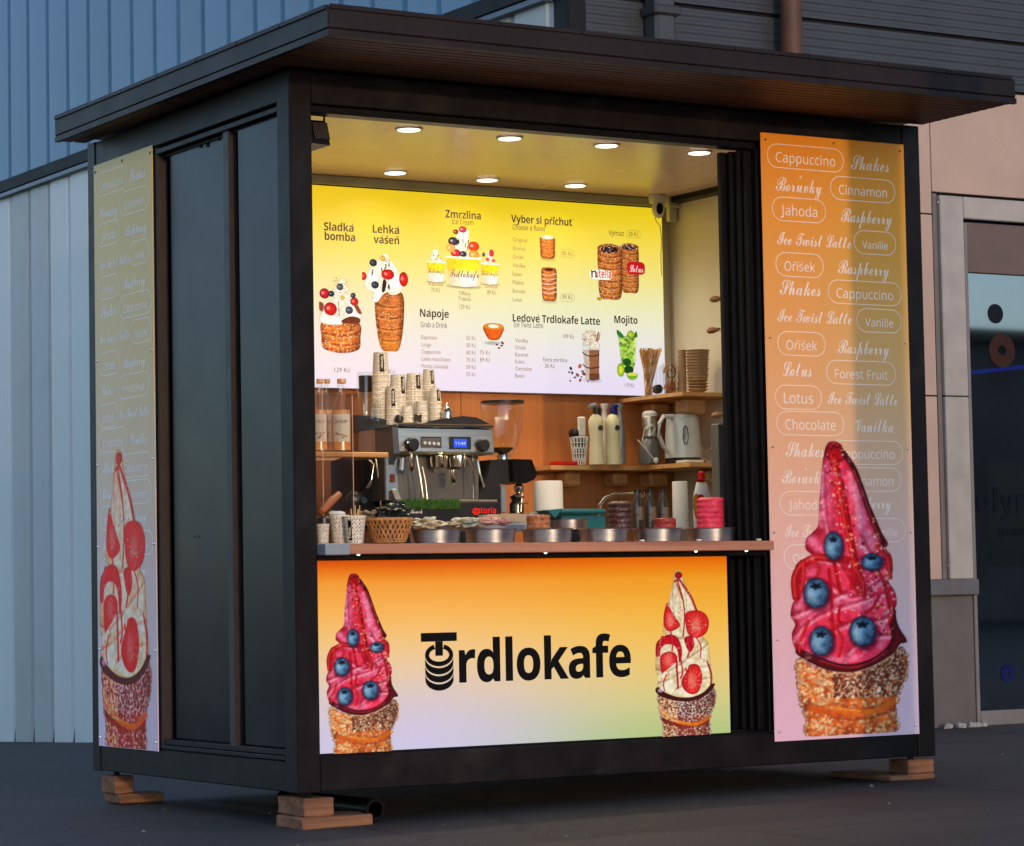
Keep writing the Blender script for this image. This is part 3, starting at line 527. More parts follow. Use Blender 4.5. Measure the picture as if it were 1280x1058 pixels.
M['steel'] = mat('brushed_steel', (.50, .47, .38), .33, metal=1, var=.1, scale=8, bump=.05, bscale=70, stretch=(1, 1, 8))
M['chrome'] = mat('polished_chrome', (.70, .67, .60), .12, metal=1, var=.05, bump=.01)
M['greymetal'] = mat('grey_machine_metal', (.30, .34, .38), .35, metal=.4, var=.1, bump=.02)
M['plastic'] = mat('black_plastic', (.012, .012, .013), .35, var=.2, bump=.04)
M['white'] = mat('white_plastic', (.62, .62, .60), .35, var=.04, bump=.01)
M['offwhite'] = mat('offwhite_paper', (.66, .64, .58), .75, var=.06, bump=.15, bscale=25)
M['kraft'] = mat('kraft_paper', (.36, .24, .13), .8, var=.15, scale=20, bump=.1)
M['glass'] = glass('clear_glass', (.93, .95, .94), .02, .07)
M['acrylic'] = glass('clear_acrylic', (.93, .90, .87), .06, .10)
M['syrup'] = mat('amber_syrup', (.80, .36, .10), .15, var=.2, bump=0)
M['ink'] = flat('dark_ink', (44, 26, 22), rough=.5)
M['ink2'] = flat('grey_brown_ink', (116, 92, 66), rough=.5)
# ================================================================ ground
def ground_z(x, y):
    t = min(1, max(0, (y-.8)/2.4)); k = 1-t*t*(3-2*t)
    return (.028+.0115*min(3.2, max(-1, x)))*k - (.035*max(0, min(y, 30)-4.2) if x < 3.605 else 0.0)
g = B(); 
xs = [-120, -40, -15]+[-8+.5*i for i in range(24)]+[3.6, 3.62]+[4+i for i in range(8)]+[16, 40, 120]; ys = [-160, -60, -25]+[-12+.5*i for i in range(34)]+[5+i for i in range(14)]+[30, 80, 200]
grid = [[g.b.verts.new((x, y, ground_z(x, y)+.004*mnoise.noise(Vector((x*.7, y*.7, 0))))) for y in ys] for x in xs]
for i in range(len(xs)-1):
    for j in range(len(ys)-1): g.b.faces.new((grid[i][j], grid[i+1][j], grid[i+1][j+1], grid[i][j+1]))
def asphalt():
    m = mat('asphalt', (.030, .026, .0235), .7, var=.5, scale=.9, bump=.8, bscale=120, dirt=.6); n = m.node_tree; p = n.nodes['Principled BSDF']
    bp = [q for q in n.nodes if q.type == 'BUMP'][0]; bp.inputs['Distance'].default_value = .006
    v = n.nodes.new('ShaderNodeTexVoronoi'); v.inputs['Scale'].default_value = 210; tc = [q for q in n.nodes if q.type == 'TEX_COORD'][0]; n.links.new(tc.outputs['Object'], v.inputs[0])
    src = p.inputs['Base Color'].links[0].from_socket; mx = n.nodes.new('ShaderNodeMix'); mx.data_type = 'RGBA'; mx.blend_type = 'MULTIPLY'; mx.inputs[0].default_value = .9
    r = n.nodes.new('ShaderNodeValToRGB'); r.color_ramp.elements[0].color = (.25, .25, .25, 1); r.color_ramp.elements[1].color = (2.1, 2.05, 2.0, 1); n.links.new(v.outputs['Color'], r.inputs[0])
    n.links.new(src, mx.inputs[6]); n.links.new(r.outputs[0], mx.inputs[7]); 
    nd = n.nodes.new('ShaderNodeTexNoise'); nd.inputs['Scale'].default_value = 1.6; nd.inputs['Detail'].default_value = 5; n.links.new(tc.outputs['Object'], nd.inputs[0])
    va = n.nodes.new('ShaderNodeMix'); va.data_type = 'VECTOR'; va.inputs[0].default_value = .25; n.links.new(tc.outputs['Object'], va.inputs[4]); n.links.new(nd.outputs['Color'], va.inputs[5])
    vc = n.nodes.new('ShaderNodeTexVoronoi'); vc.feature = 'DISTANCE_TO_EDGE'; vc.inputs['Scale'].default_value = .8; n.links.new(va.outputs[1], vc.inputs[0])
    rc = n.nodes.new('ShaderNodeValToRGB'); rc.color_ramp.elements[0].color = (.25, .25, .25, 1); rc.color_ramp.elements[1].position = .012; rc.color_ramp.elements[1].color = (1, 1, 1, 1); n.links.new(vc.outputs[0], rc.inputs[0])
    m2 = n.nodes.new('ShaderNodeMix'); m2.data_type = 'RGBA'; m2.blend_type = 'MULTIPLY'; m2.inputs[0].default_value = .8; n.links.new(mx.outputs[2], m2.inputs[6]); n.links.new(rc.outputs[0], m2.inputs[7])
    n.links.new(m2.outputs[2], p.inputs['Base Color']); return m
g.done('ground', asphalt(), kind='structure', origin=(0, 0, 0), smooth=True)
# ================================================================ building behind
YB, XB = 3.84, 3.616
bd = thing('warehouse_building', 'blue clad building behind the kiosk with a beige wall and glass shop door', 'building', (XB, YB, 0))
mb = mat('blue_cladding', (.080, .200, .335), .45, var=.14, scale=1.3, bump=.10, bscale=3, stretch=(1, 1, .25), spec=.6, each=.07, dirt=.18)
ml = [mat('pale_cladding', (.38, .42, .42), .45, var=.10, scale=1.0, bump=.10, bscale=3, stretch=(1, 1, .3), each=.08, dirt=.22), mat('pale_cladding_bright', (.56, .61, .61), .45, var=.06, scale=1.0, bump=.04, bscale=3)]
md = mat('dark_flashing', (.006, .006, .008), .6, var=.2, spec=.2)
def cladding(y, z0, z1, m, name, w=.40):
    b = B(); t = .03
    b.prism([(XB, y+.004), (XB-.004, y+.004), (XB-.008, y+.03), (XB-.026, y+.05), (XB-.030, y+w*.5), (XB-.030, y+w-.03), (XB-.006, y+w-.006), (XB-.004, y+w-.004), (XB, y+w-.004)], z0, z1, 'xy')
    return b.done(name, m, bd)
up = cladding(YB+.13, 4.15, 9.2, mb, 'cladding_panel'); n_up = 0
y = YB+.13
while y < 22:
    if y > YB+.2:
        c = dup(up, parent=bd); c.location = (0, y-YB-.13, 0)
    y += .40
for i in range(46):
    z0 = -.9
    if i == 0: lo = [cladding(YB+.13, z0, 4.0, ml[0], 'cladding_panel'), None]
    else:
        c = dup(lo[0], parent=bd); c.location = (0, .40*i, 0)
        if i in (13, 16, 17, 20, 23, 24): c.data = c.data.copy(); c.data.materials[0] = ml[1]
B().box(XB, YB+.02, -1, XB+.3, 24, 9.3).done('side_wall_core', md, bd)
B().box(XB-.05, YB+.13, 4.045, XB, 23, 4.145, .01).done('dark_flashing', md, bd)
B().box(XB-.07, YB+.13, 4.0, XB, 23, 4.035, .004).done('drip_trim', mat('slate_trim', (.06, .085, .12), .4), bd)
B().box(XB-.02, YB-.03, -.4, XB+.10, YB+.12, 9.2, .01).done('corner_trim', md, bd)
# front wall of the building: grey ribbed cladding above, beige panels below
bg = mat('beige_cladding', (.44, .315, .25), .6, var=.09, scale=2, bump=.08, bscale=40, dirt=.15)
gr = mat('slate_ribbed_cladding', (.026, .030, .036), .45, var=.15, scale=3, bump=.03, dirt=.3)
core = B(); core.box(XB+.1, YB+.03, -.2, 6.30, YB+.4, 9.2); core.box(6.30, YB+.03, 3.09, 9.3, YB+.4, 9.2); core.box(9.0, YB+.03, -.2, 14, YB+.4, 9.2); core.done('front_wall_core', md, bd)
def ribbed(z0, z1, x0, x1):
    b = B(); n = int((z1-z0)/.045); pr = [(YB+.03, z0)]
    for k in range(n): z = z0+k*(z1-z0)/n; pr += [(YB, z+.004), (YB, z+.020), (YB+.0025, z+.024), (YB+.0025, z+.041)]
    pr.append((YB+.03, z1)); b.prism([(u, v) for u, v in pr], x0, x1, 'yz'); return b
for k, (z0, z1) in enumerate([(3.735, 4.022), (4.036, 5.0), (5.014, 6.2), (6.214, 7.4)]):
    for x0, x1 in [(XB+.11, 6.9), (6.912, 11)]: ribbed(z0, z1, x0, x1).done('ribbed_panel', gr, bd, smooth=False)
for x0, x1 in [(XB+.11, 4.85), (4.856, 6.098), (9.1, 11)]:
    for z0, z1 in [(.85, 1.905), (1.913, 2.963), (2.971, 3.72)]: B().box(x0, YB, z0, x1, YB+.03, z1, .003).done('wall_panel', bg, bd)
B().box(6.104, YB, 3.10, 9.09, YB+.03, 3.72, .003).done('wall_panel', bg, bd)
cs = B(); cs.box(6.104, YB+.002, .85, 6.135, YB+.03, 3.09); cs.done('casing_groove', mat('groove_shadow_gap', (.14, .12, .11), .6), bd)
c2 = B(); c2.box(6.145, YB-.02, .85, 6.32, YB+.03, 1.905, .006); c2.box(6.145, YB-.02, 1.911, 6.32, YB+.03, 3.08, .006); c2.box(6.323, YB-.02, 2.952, 9.0, YB+.03, 3.08, .006); c2.done('door_casing', mat('grey_beige_casing', (.36, .33, .30), .5, dirt=.15), bd)
B().box(XB+.11, YB-.05, .757, 6.335, YB+.03, .849, .006).done('wall_ledge', mat('grey_ledge', (.10, .10, .105), .5, dirt=.3), bd)
B().box(XB+.11, YB-.01, -.01, 6.315, YB+.03, .755, .003).done('plinth_panel', mat('grey_brown_plinth', (.105, .095, .09), .6, dirt=.4), bd)
sd_ = B()
for x, z in [(6.10, 3.03), (6.115, 3.06), (6.12, 2.02), (6.10, .93), (6.09, .80), (6.2, .81)]: sd_.lathe(x, 0, [(.006, 0), (.006, .004)], 8, M=Matrix.Translation((0, YB-.052, z)) @ Matrix.Rotation(math.pi/2, 4, 'X'))
sd_.done('screw_heads', M['steel'], bd)
dr = thing('glass_shop_door', 'tall dark glass shop door with a blue streak across it', 'door', (6.8, YB, 0))
fr = B(); fr.box(6.325, YB-.01, 0, 6.352, YB+.06, 2.93, .004); fr.box(8.9, YB-.01, 0, 8.98, YB+.06, 2.93, .004); fr.box(6.354, YB-.01, 0.0, 8.898, YB+.06, .085, .004); fr.done('door_frame', mat('grey_door_frame', (.17, .16, .15), .45), dr)
B().box(6.354, YB, 2.64, 8.898, YB+.05, 2.935, .004).done('transom_panel', mat('brown_transom_panel', (.12, .078, .065), .55, dirt=.1), dr)
B().box(6.353, YB+.02, .088, 8.899, YB+.032, 2.637).done('pane', glass('dark_shop_glass', (.30, .34, .33), .03, .30), dr, smooth=False)
tx = B(); q = at(1224, 641, 1, YB); write(tx, 'olymp', Vector((q.x, YB+.017, q.z)), EX, EZ, height=.20, st='bold'); q = at(1252, 669, 1, YB); write(tx, 'prague', Vector((q.x, YB+.017, q.z)), EX, EZ, height=.06)
tx.done('door_lettering', flat('navy_vinyl', (14, 18, 30), rough=.9), dr, smooth=False)
def disc(name, px, py, r0, r1, col):
    q = at(px, py, 1, YB); b = B(); n = 28; o = []; i_ = []
    for k in range(n):
        t = 2*math.pi*k/n; o.append(b.b.verts.new((q.x+r1*math.cos(t), YB+.017, q.z+r1*math.sin(t)))); i_.append(b.b.verts.new((q.x+r0*math.cos(t), YB+.017, q.z+r0*math.sin(t))))
    for k in range(n): b.b.faces.new((o[k], o[(k+1) % n], i_[(k+1) % n], i_[k]))
    return b.done(name, flat(name+'_vinyl', col, rough=.5), dr, smooth=False)
disc('round_sticker', 1247, 392, .001, .058, (12, 15, 26)); disc('round_sticker', 1255, 438, .03, .10, (52, 28, 20)); disc('round_sticker', 1262, 842, .015, .05, (14, 22, 80))
B().box(6.9, YB-.02, .035, 6.98, YB-.011, .05).done('threshold_plate', M['white'], dr)
# room seen through the door
rm = B(); rm.box(6.0, YB+3.5, -.02, 9.6, YB+3.6, 3.2); rm.box(5.9, YB+.42, -.02, 6.0, YB+3.6, 3.2); rm.box(9.3, YB+.42, -.02, 9.4, YB+3.6, 3.2); rm.box(5.9, YB+.42, 3.2, 9.6, YB+3.6, 3.3)
rm.done('shop_room', mat('dim_shop_wall', (.16, .19, .19), .7), kind='structure')
nt = B(); nt.tube([(6.1, YB+1.6, 2.05), (7.0, YB+1.55, 2.13), (8.2, YB+1.5, 2.26), (9.2, YB+1.4, 2.4)], .012, 8)
nt.done('reflected_streak_strip', flat('blue_streak_glow', (40, 60, 255), emit=2.2), label='thin glowing blue strip behind the glass door in place of a reflected streak', cat='reflected streak')  # glowing tube put in to stand for a blue reflection on the glass
sh = thing('shop_counter', 'dim low shop counter inside the room behind the glass door', 'counter', (7.6, YB+2.4, 0)); B().box(6.9, YB+2.2, 0, 8.9, YB+2.7, .9, .02).done('counter_body', mat('dim_counter_front', (.10, .11, .11), .5), sh); B().box(6.85, YB+2.15, .901, 8.95, YB+2.75, .94, .01).done('counter_top', M['kraft'], sh)
# pipes on the upper wall
dp = thing('drainpipe', 'brown vertical drainpipe on the dark upper wall above the kiosk roof', 'drainpipe', (5.04, YB-.1, 2.9)); pm = mat('brown_copper_pipe', (.085, .035, .018), .6, metal=.1, var=.25)
B().lathe(5.04, YB-.09, [(.062, 2.95), (.062, 8)], 20).done('pipe', pm, dp); b = B()
for z in (3.4, 4.9): b.box(4.965, YB-.16, z, 5.115, YB-.001, z+.03, .004)
b.done('bracket', md, dp)
vp = thing('vent_duct', 'grey vertical duct with a collar on the wall beside the building corner', 'duct', (4.165, YB-.1, 3)); B().box(4.10, YB-.13, 2.95, 4.235, YB-.001, 8, .02).done('duct', mat('slate_duct_paint', (.032, .037, .044), .5), vp); B().box(4.08, YB-.15, 3.93, 4.255, YB-.002, 3.985, .01).done('collar', mat('slate_collar', (.022, .025, .03), .5), vp)
# unseen building added across the street to darken what glass and steel mirror
ob = thing('mirrored_street_building', 'unseen long low dark building added across the street to be mirrored', 'building', (30, -26, 0)); obm = mat('dusk_render', (.10, .095, .09), .8, var=.3, scale=.6)
B().box(22.5, -34, 0, 60, -26, 5.6).done('wall', obm, ob); B().box(8, -34, 0, 22.4, -25.5, 8.4).done('wall', obm, ob); B().box(22.5, -34.2, 5.601, 60.2, -25.8, 5.9, .03).done('roof_edge', md, ob)
b = B()
for i in range(12): b.box(23.5+3*i, -26.03, 1.2, 25.3+3*i, -25.98, 3.2)
b.done('windows', mat('dark_window_glass', (.03, .035, .04), .1), ob)
cl = thing('shading_column', 'unseen square concrete column added in front of the kiosk to shade the right poster', 'column', (2.285, -3.0, 0)); B().box(2.16, -3.1, 0.08, 2.41, -2.9, 4.6, .015).done('shaft', mat('concrete', (.26, .25, .24), .85, dirt=.3), cl); B().box(2.08, -3.18, 0, 2.49, -2.82, .079, .01).done('base', mat('concrete_base', (.22, .21, .20), .85), cl)  # unseen column added to throw the upright band of shade on the poster
# litter at the foot of the wall
b = B()
for k in range(26): x = 6.03+rng.rand()*.30; b.blob((x, YB-.06-rng.rand()*.04, .01), (.010+.012*rng.rand(),)*3, .3, 1, seed=k)
b.done('crumpled_litter', mat('pale_grit', (.35, .34, .32), .9), kind='stuff', label='small pale crumpled litter lying along the foot of the wall left of the shop door')
# ================================================================ kiosk
W, D, ZB, ZT = 2.807, 1.797, .15, 2.65
kk = thing('kiosk', 'charcoal steel street kiosk with a flat roof and a wide lit serving window', 'kiosk', (0, 0, ZB))
BV = .004
for x0, y0 in [(0, 0), (W-.088, 0), (0, D-.075), (W-.088, D-.075)]: B().box(x0, y0, ZB, x0+.088, y0+(.097 if y0 == 0 else .075), ZT, BV).done('corner_post', M['paint'], kk)
b = B(); b.box(.089, .004, ZB+.002, W-.089, .10, .272, BV); b.done('base_beam', M['paint'], kk)
b = B(); b.box(.004, .098, ZB+.002, .10, D-.076, .258, BV); b.box(.001, .10, .259, .03, 1.12, .274, .002); b.done('base_beam', M['paint'], kk)
b = B(); b.box(W-.10, .098, ZB+.002, W-.004, D-.076, .258, BV); b.box(.089, D-.09, ZB+.002, W-.089, D-.004, .272, BV); b.done('base_beam', M['paint'], kk)
B().box(.089, .004, 2.535, W-.089, .10, ZT-.002, BV).done('top_beam', M['paint'], kk)
b = B(); b.box(.004, .098, 2.545, .10, D-.076, ZT-.002, BV); b.box(.002, .098, 2.512, .02, 1.13, 2.532, .002); b.box(.03, .098, 2.50, .08, 1.13, 2.54, .002); b.done('top_beam', M['paint'], kk)
B().box(W-.10, .098, 2.545, W-.004, D-.076, ZT-.002, BV).done('top_beam', M['paint'], kk)
rf = B().box(-.137, -.565, ZT+.022, W+.012, D+.005, 2.745, .006).done('roof', M['fascia'], kk)
# thin flashing upstand, uneven along the edge
b = B()
for i in range(9): x = -.13+i*.3255; b.box(x, -.571, 2.738+.002*rng.rand(), x+.322, -.555, 2.752+.003*rng.rand(), .001)
for i in range(7): y = -.55+i*.335; b.box(-.143, y, 2.738, -.128, y+.331, 2.752+.003*rng.rand(), .001)
b.done('roof_flashing', M['fascia'], rf)
b = B(); b.box(-.137, -.565, ZT+.0, W+.012, -.545, ZT+.021); b.box(-.137, -.544, ZT, -.118, D+.005, ZT+.021); b.done('fascia_lip', M['fascia'], rf)
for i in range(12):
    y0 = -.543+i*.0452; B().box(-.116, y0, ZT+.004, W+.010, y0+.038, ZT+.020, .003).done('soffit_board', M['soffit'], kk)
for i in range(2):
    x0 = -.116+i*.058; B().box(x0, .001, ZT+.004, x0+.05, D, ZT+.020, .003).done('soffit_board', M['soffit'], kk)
# side face with its two sliding leaves
B().box(.055, .10, .26, .060, D-.078, 2.55).done('side_wall', M['black'], kk)
def leaf(y0, y1, x):
    p = B().box(x, y0, .30, x+.012, y1, 2.505, .002).done('sliding_leaf', M['darkpanel'], kk); return p
leaf(.575, 1.075, .036); leaf(.120, .462, .026)
b = B(); b.box(.012, .512, .276, .050, .560, 2.515, .003); b.done('leaf_stile', M['rust'], kk)
b = B(); b.box(.006, 1.128, .262, .050, 1.150, 2.543, .002); b.done('leaf_stile', M['rust'], kk)
b = B(); b.box(.008, .10, .276, .050, 1.12, .296, .002); b.done('leaf_track', M['paint'], kk)
b = B()
for z in (2.50, 2.495, 2.503, 2.49, 2.50): b.blob((.033, .6+rng.rand()*.45, z), (.004, .01, .006), .4, 1, seed=int(z*1000))
for y_, z in [(.20, 2.44), (.22, 2.45), (.565, 2.2), (.566, 1.7), (.30, 1.15), (.567, 1.1), (.87, 1.05), (.44, .98)]: b.blob((.028, y_, z), (.002, .005, .006), .5, 1, seed=int(z*100))
b.done('scuffs', M['black'], kk)
B().box(.004, 1.152, .26, .050, D-.078, 2.544, .002).done('side_panel', M['paint'], kk)
# interior shell
b = B(); b.box(.061, .10, .27, .066, D-.078, 2.56); b.done('inner_wall', M['cream'], kk)
b = B(); b.box(W-.045, .10, .27, W-.035, D-.09, 2.56); b.done('inner_wall', M['cream'], kk)
B().box(W-.034, .098, .26, W-.006, D-.076, 2.544).done('side_wall', M['paint'], kk)
B().box(.089, D-.03, .273, W-.089, D-.004, ZT-.002).done('back_wall', M['paint'], kk)
bw = [(.067, .86), (.863, 1.66), (1.663, 2.46), (2.463, W-.046)]
for x0, x1 in bw: B().box(x0, 1.70, .27, x1, 1.716, 1.74, .001).done('wood_lining_board', M['lining'], kk)
B().box(.067, 1.703, 1.742, W-.046, 1.716, 2.56, .001).done('inner_wall', M['cream'], kk)
B().box(.067, .10, 2.572, W-.046, 1.70, 2.59).done('ceiling_panel', M['ceil'], kk)
B().box(.067, .10, .20, W-.046, 1.70, .262).done('floor_panel', M['plastic'], kk)
b = B(); b.box(.067, 1.655, 2.532, 2.66, 1.699, 2.571, .003); b.done('ceiling_cornice', mat('grey_green_trim', (.42, .44, .30), .5), kk)
# frame of the serving window
B().box(.0885, .03, 2.508, 2.012, .095, 2.534, .002).done('window_frame', M['black'], kk); B().box(.0885, .02, .262, 2.012, .095, .280, .002).done('window_frame', M['black'], kk)
b = B(); b.box(2.006, .012, .281, 2.017, .10, 2.507, .002); b.done('window_frame', M['black'], kk)
for i, (x0, y0) in enumerate([(X(905, .135, 400), .135), (X(917, .105, 400), .105), (X(927, .075, 400), .075), (X(936.5, .045, 400), .045)]):
    b = B(); b.box(x0, y0, .282, x0+.033, y0+.026, 2.506, .004); b.done('sliding_window_stile', M['black'], kk)
B().box(X(913, .17, 400), .168, .282, 2.04, .175, 2.506, .001).done('gap_blocking_sheet', M['black'], kk)  # added dark sheet, stops light coming through the gaps between the stiles
b = B(); b.box(2.0175, .04, .281, W-.089, .098, 2.534); b.done('front_infill_panel', M['paint'], kk)
B().box(.089, .04, .281, 1.845, .05, .955).done('front_infill_panel', M['paint'], kk)
for x in (.3,): pass
# serving counter
ct = B().box(.098, -.055, .965, 2.0, .40, 1.0, .003).done('serving_counter', M['counterwood'], kk)
B().box(.0885, -.058, .962, .185, .39, 1.0025, .003).done('counter_end_cap', M['greymetal'], ct)
lampm = flat('lamp_glow', (255, 250, 240), emit=4)
for px in (448, 682, 870, 933):
    x = X(px, -.03, 693); B().lathe(x, -.030, [(.004, .960), (.006, .9645)], 12).done('counter_lamp', lampm, ct)
for px in (803, 874, 949):
    x = X(px, -.04, 673); B().box(x-.008, -.045, 1.001, x+.008, -.030, 1.008, .002).done('counter_clip', M['white'], ct)
B().box(.089, -.002, .945, 2.0, .03, .962, .002).done('counter_bearer', M['black'], kk)
# worktop at the back
B().box(.067, .75, .93, W-.046, 1.698, .96, .003).done('back_worktop', mat('dark_worktop', (.12, .10, .09), .35), kk)
B().box(.067, .77, .263, W-.046, 1.69, .929).done('back_cabinet', mat('brown_cabinet', (.10, .075, .06), .5), kk)
# ================================================================ feet and timber blocks
def block(x0, y0, z0, x1, y1, z1, label):
    b = B().box(x0, y0, z0, x1, y1, z1, .005); bmesh.ops.subdivide_edges(b.b, edges=b.b.edges[:], cuts=3, use_grid_fill=True)
    for v in b.b.verts: v.co += Vector((mnoise.noise(v.co*38), mnoise.noise(v.co*38+Vector((9, 0, 0))), mnoise.noise(v.co*38+Vector((0, 9, 0)))))*.0035
    return b.done('timber_block', M['blockwood'], label=label, cat='timber block', group='timber blocks under the kiosk')
block(.012, -.008, .026, .285, .20, .068, 'wide lower timber block under the near corner of the kiosk')
block(.030, .012, .0685, .145, .22, .132, 'small upper timber block carrying the near corner of the kiosk')
block(2.60, .03, .058, 2.825, .42, .080, 'thin lower board under the right front corner of the kiosk')
block(2.695, .035, .0805, 2.825, .16, .136, 'upper timber block carrying the right front corner of the kiosk')
block(.03, 1.60, .026, .22, 1.76, .062, 'lower timber block under the rear left corner of the kiosk')
block(.02, 1.62, .0625, .10, 1.76, .132, 'upper timber block carrying the rear left corner of the kiosk')
b = B()
for x, y, z in [(.07, .06, .1325), (2.75, .09, .1365), (.06, 1.70, .1325)]: b.lathe(x, y, [(.012, z), (.012, .1495)], 10)
b.done('levelling_foot', M['black'], kk)
b = B(); P_ = []; 
b.lathe(0, 0, [(.036, 0), (.036, .7)], 24, cap=False, M=Matrix.Translation((.315, .03, .079)) @ Matrix.Rotation(-math.pi/2, 4, 'X')); b.lathe(0, 0, [(.028, .7), (.028, 0)], 24, cap=False, M=Matrix.Translation((.315, .03, .079)) @ Matrix.Rotation(-math.pi/2, 4, 'X')); b.lathe(0, 0, [(.028, 0), (.036, 0)], 24, cap=False, M=Matrix.Translation((.315, .03, .079)) @ Matrix.Rotation(-math.pi/2, 4, 'X'))
b.done('drain_pipe', M['black'], label='black open pipe end under the kiosk beside the near timber blocks', cat='pipe')
# grit and small stones on the asphalt
b = B(); r = random.Random(8)
for k in range(420):
    x, y = r.uniform(-2.6, 5.2), r.uniform(-1.6, 3.4)
    if -.1 < x < 2.95 and -.05 < y < 1.9 and r.random() < .7: continue
    q = r.uniform(.002, .006)*(2 if r.random() < .06 else 1); z = ground_z(x, y)+.001; vs = [b.b.verts.new((x+q*dx*r.uniform(.7, 1.3), y+q*dy*r.uniform(.7, 1.3), z+dz*q)) for dx, dy, dz in ((1, 0, 0), (-.5, .9, 0), (-.5, -.9, 0), (0, 0, 1))]
    for f in ((0, 1, 3), (1, 2, 3), (2, 0, 3)): b.b.faces.new([vs[i] for i in f])
b.done('gravel_grit', mat('stone_grit', (.14, .13, .12), .9, var=.5, scale=90), kind='stuff', label='small stones and grit scattered over the asphalt around the kiosk', smooth=False)
# ================================================================ signs
ROWS = [  # the poster's word rows: (kind, text, x from left 0..1, width, y from top 0..1)
 (1, 'Cappuccino', .10, .41, .037), (0, 'Shakes', .62, .27, .040), (0, 'Borůvky', .095, .315, .086), (1, 'Cinnamon', .53, .34, .083), (1, 'Jahoda', .125, .25, .125), (0, 'Raspberry', .54, .36, .130),
 (0, 'Ice Twist Latte', .095, .51, .175), (1, 'Vanille', .685, .18, .172), (1, 'Oříšek', .14, .21, .217), (0, 'Raspberry', .51, .36, .218), (0, 'Shakes', .105, .28, .258), (1, 'Cappuccino', .495, .40, .258),
 (0, 'Ice Twist Latte', .085, .51, .303), (1, 'Vanille', .69, .20, .304), (1, 'Oříšek', .14, .21, .348), (0, 'Raspberry', .495, .36, .352), (0, 'Lotus', .11, .20, .393), (1, 'Forest Fruit', .47, .37, .393),
 (1, 'Lotus', .115, .20, .437), (0, 'Ice Twist Latte', .415, .49, .437), (1, 'Chocolate', .12, .345, .480), (0, 'Vanilka', .60, .27, .483), (0, 'Shakes', .12, .26, .526), (1, 'Cappuccino', .485, .39, .527),
 (0, 'Borůvky', .09, .30, .570), (1, 'Cinnamon', .53, .33, .572), (1, 'Jahoda', .13, .23, .612), (0, 'Raspberry', .50, .34, .612), (0, 'Ice Twist Latte', .10, .48, .658), (1, 'Vanille', .70, .18, .657), (1, 'Oříšek', .15, .20, .700), (0, 'Raspberry', .48, .34, .700)]
def poster(name, label, x_or_y, z0, z1, w, side, ramps, art, artbox, seed):
    """side 0: on the front (faces -y), side 1: on the left face (faces -x)"""
    if side == 0: R_, N_ = EX, Vector((0, -1, 0)); P0 = Vector((x_or_y, -.0045, z1))
    else: R_, N_ = Vector((0, -1, 0)), Vector((-1, 0, 0)); P0 = Vector((-.0045, x_or_y, z1))
    c = P0+R_*(w/2); c.z = z0; t = thing(name, label, 'sign', c)
    H = z1-z0; b = B(); a = P0-EZ*H; e = P0+R_*w-N_*.004
    b.box(min(a.x, e.x), min(a.y, e.y), z0, max(a.x, e.x), max(a.y, e.y), z1, .0008)
    b.done('panel', gradient(name+'_print', ramps[0], ramps[1], rough=.32, third=0 if side == 0 else 1), t)
    tb = B(); off = N_*.0006
    for k, s_, x, ww, y in ROWS:
        q = P0+R_*(x*w)-EZ*(y*H)+off
        if k: 
            write(tb, s_, q-EZ*.024, R_, EZ, width=ww*w, height=None, st='sans', maxh=.075); pill(tb, q+R_*(ww*w/2), R_, EZ, ww*w+.085, .094, .0028)
        else: write(tb, s_, q-EZ*.022, R_, EZ, width=ww*w, st='script', maxh=.092, tall=1.5)
    tb.done('lettering', flat(name+'_lettering', (255, 244, 232) if side == 0 else (255, 255, 255), rough=.5, alpha=.80 if side == 0 else .95), t, smooth=False, normals=False, kind='stuff')
    x0, y0, x1, y1 = artbox
    picture(art, 'dessert_print', P0+R_*(x0*w)-EZ*(y0*H)+off*1.8, R_, EZ, (x1-x0)*w, (y1-y0)*H, PM, t)
    sb = B()
    for u, v in [(.03, .012), (.5, .008), (.97, .012), (.03, .34), (.97, .34), (.03, .52), (.97, .52), (.025, .66), (.975, .66), (.03, .985), (.97, .985), (.03, .835), (.97, .835)]:
        q = P0+R_*(u*w)-EZ*(v*H)+N_*.001; sb.blob(q, (.006,)*3, 0, 1)
    sb.done('screw_heads', M['chrome'], t, kind='stuff')
    return t
PM = printmat('printed_picture'); A1, A2 = swirl_pink(), swirl_cream()
A3 = swirl_cream(); A3.c = np.clip(A3.c*np.array([1.14, 1.02, 1.06])+np.array([10, -4, 0]), 0, 255)  # side copy of the cream print, brightened and saturated to offset the shade there
A3.c = np.clip(A3.c.mean(-1, keepdims=True)+(A3.c-A3.c.mean(-1, keepdims=True))*1.25, 0, 255)
poster('flavour_poster', 'tall orange to pink poster with a pink blueberry ice cream, right of the serving window', 2.018, .240, 2.569, .704, 0,
  ([(0, (234, 190, 216)), (.3, (228, 182, 172)), (.55, (228, 172, 120)), (.8, (232, 156, 62)), (1, (232, 142, 36))], [(0, (216, 196, 220)), (.3, (216, 186, 184)), (.55, (214, 178, 124)), (.8, (218, 162, 62)), (1, (222, 150, 44))]), A1, (.105, .505, .955, .995), 1)
poster('side_poster', 'narrow pale yellow to lilac poster with a strawberry ice cream on the left side wall', 1.7225, .249, 2.552, .571, 1,
  ([(0, (224, 204, 228)), (.3, (218, 196, 188)), (.6, (216, 186, 136)), (1, (214, 184, 96))], [(0, (226, 214, 240)), (.3, (220, 200, 196)), (.6, (218, 190, 144)), (1, (216, 188, 104))]), A3, (.02, .493, .93, .999), 2)
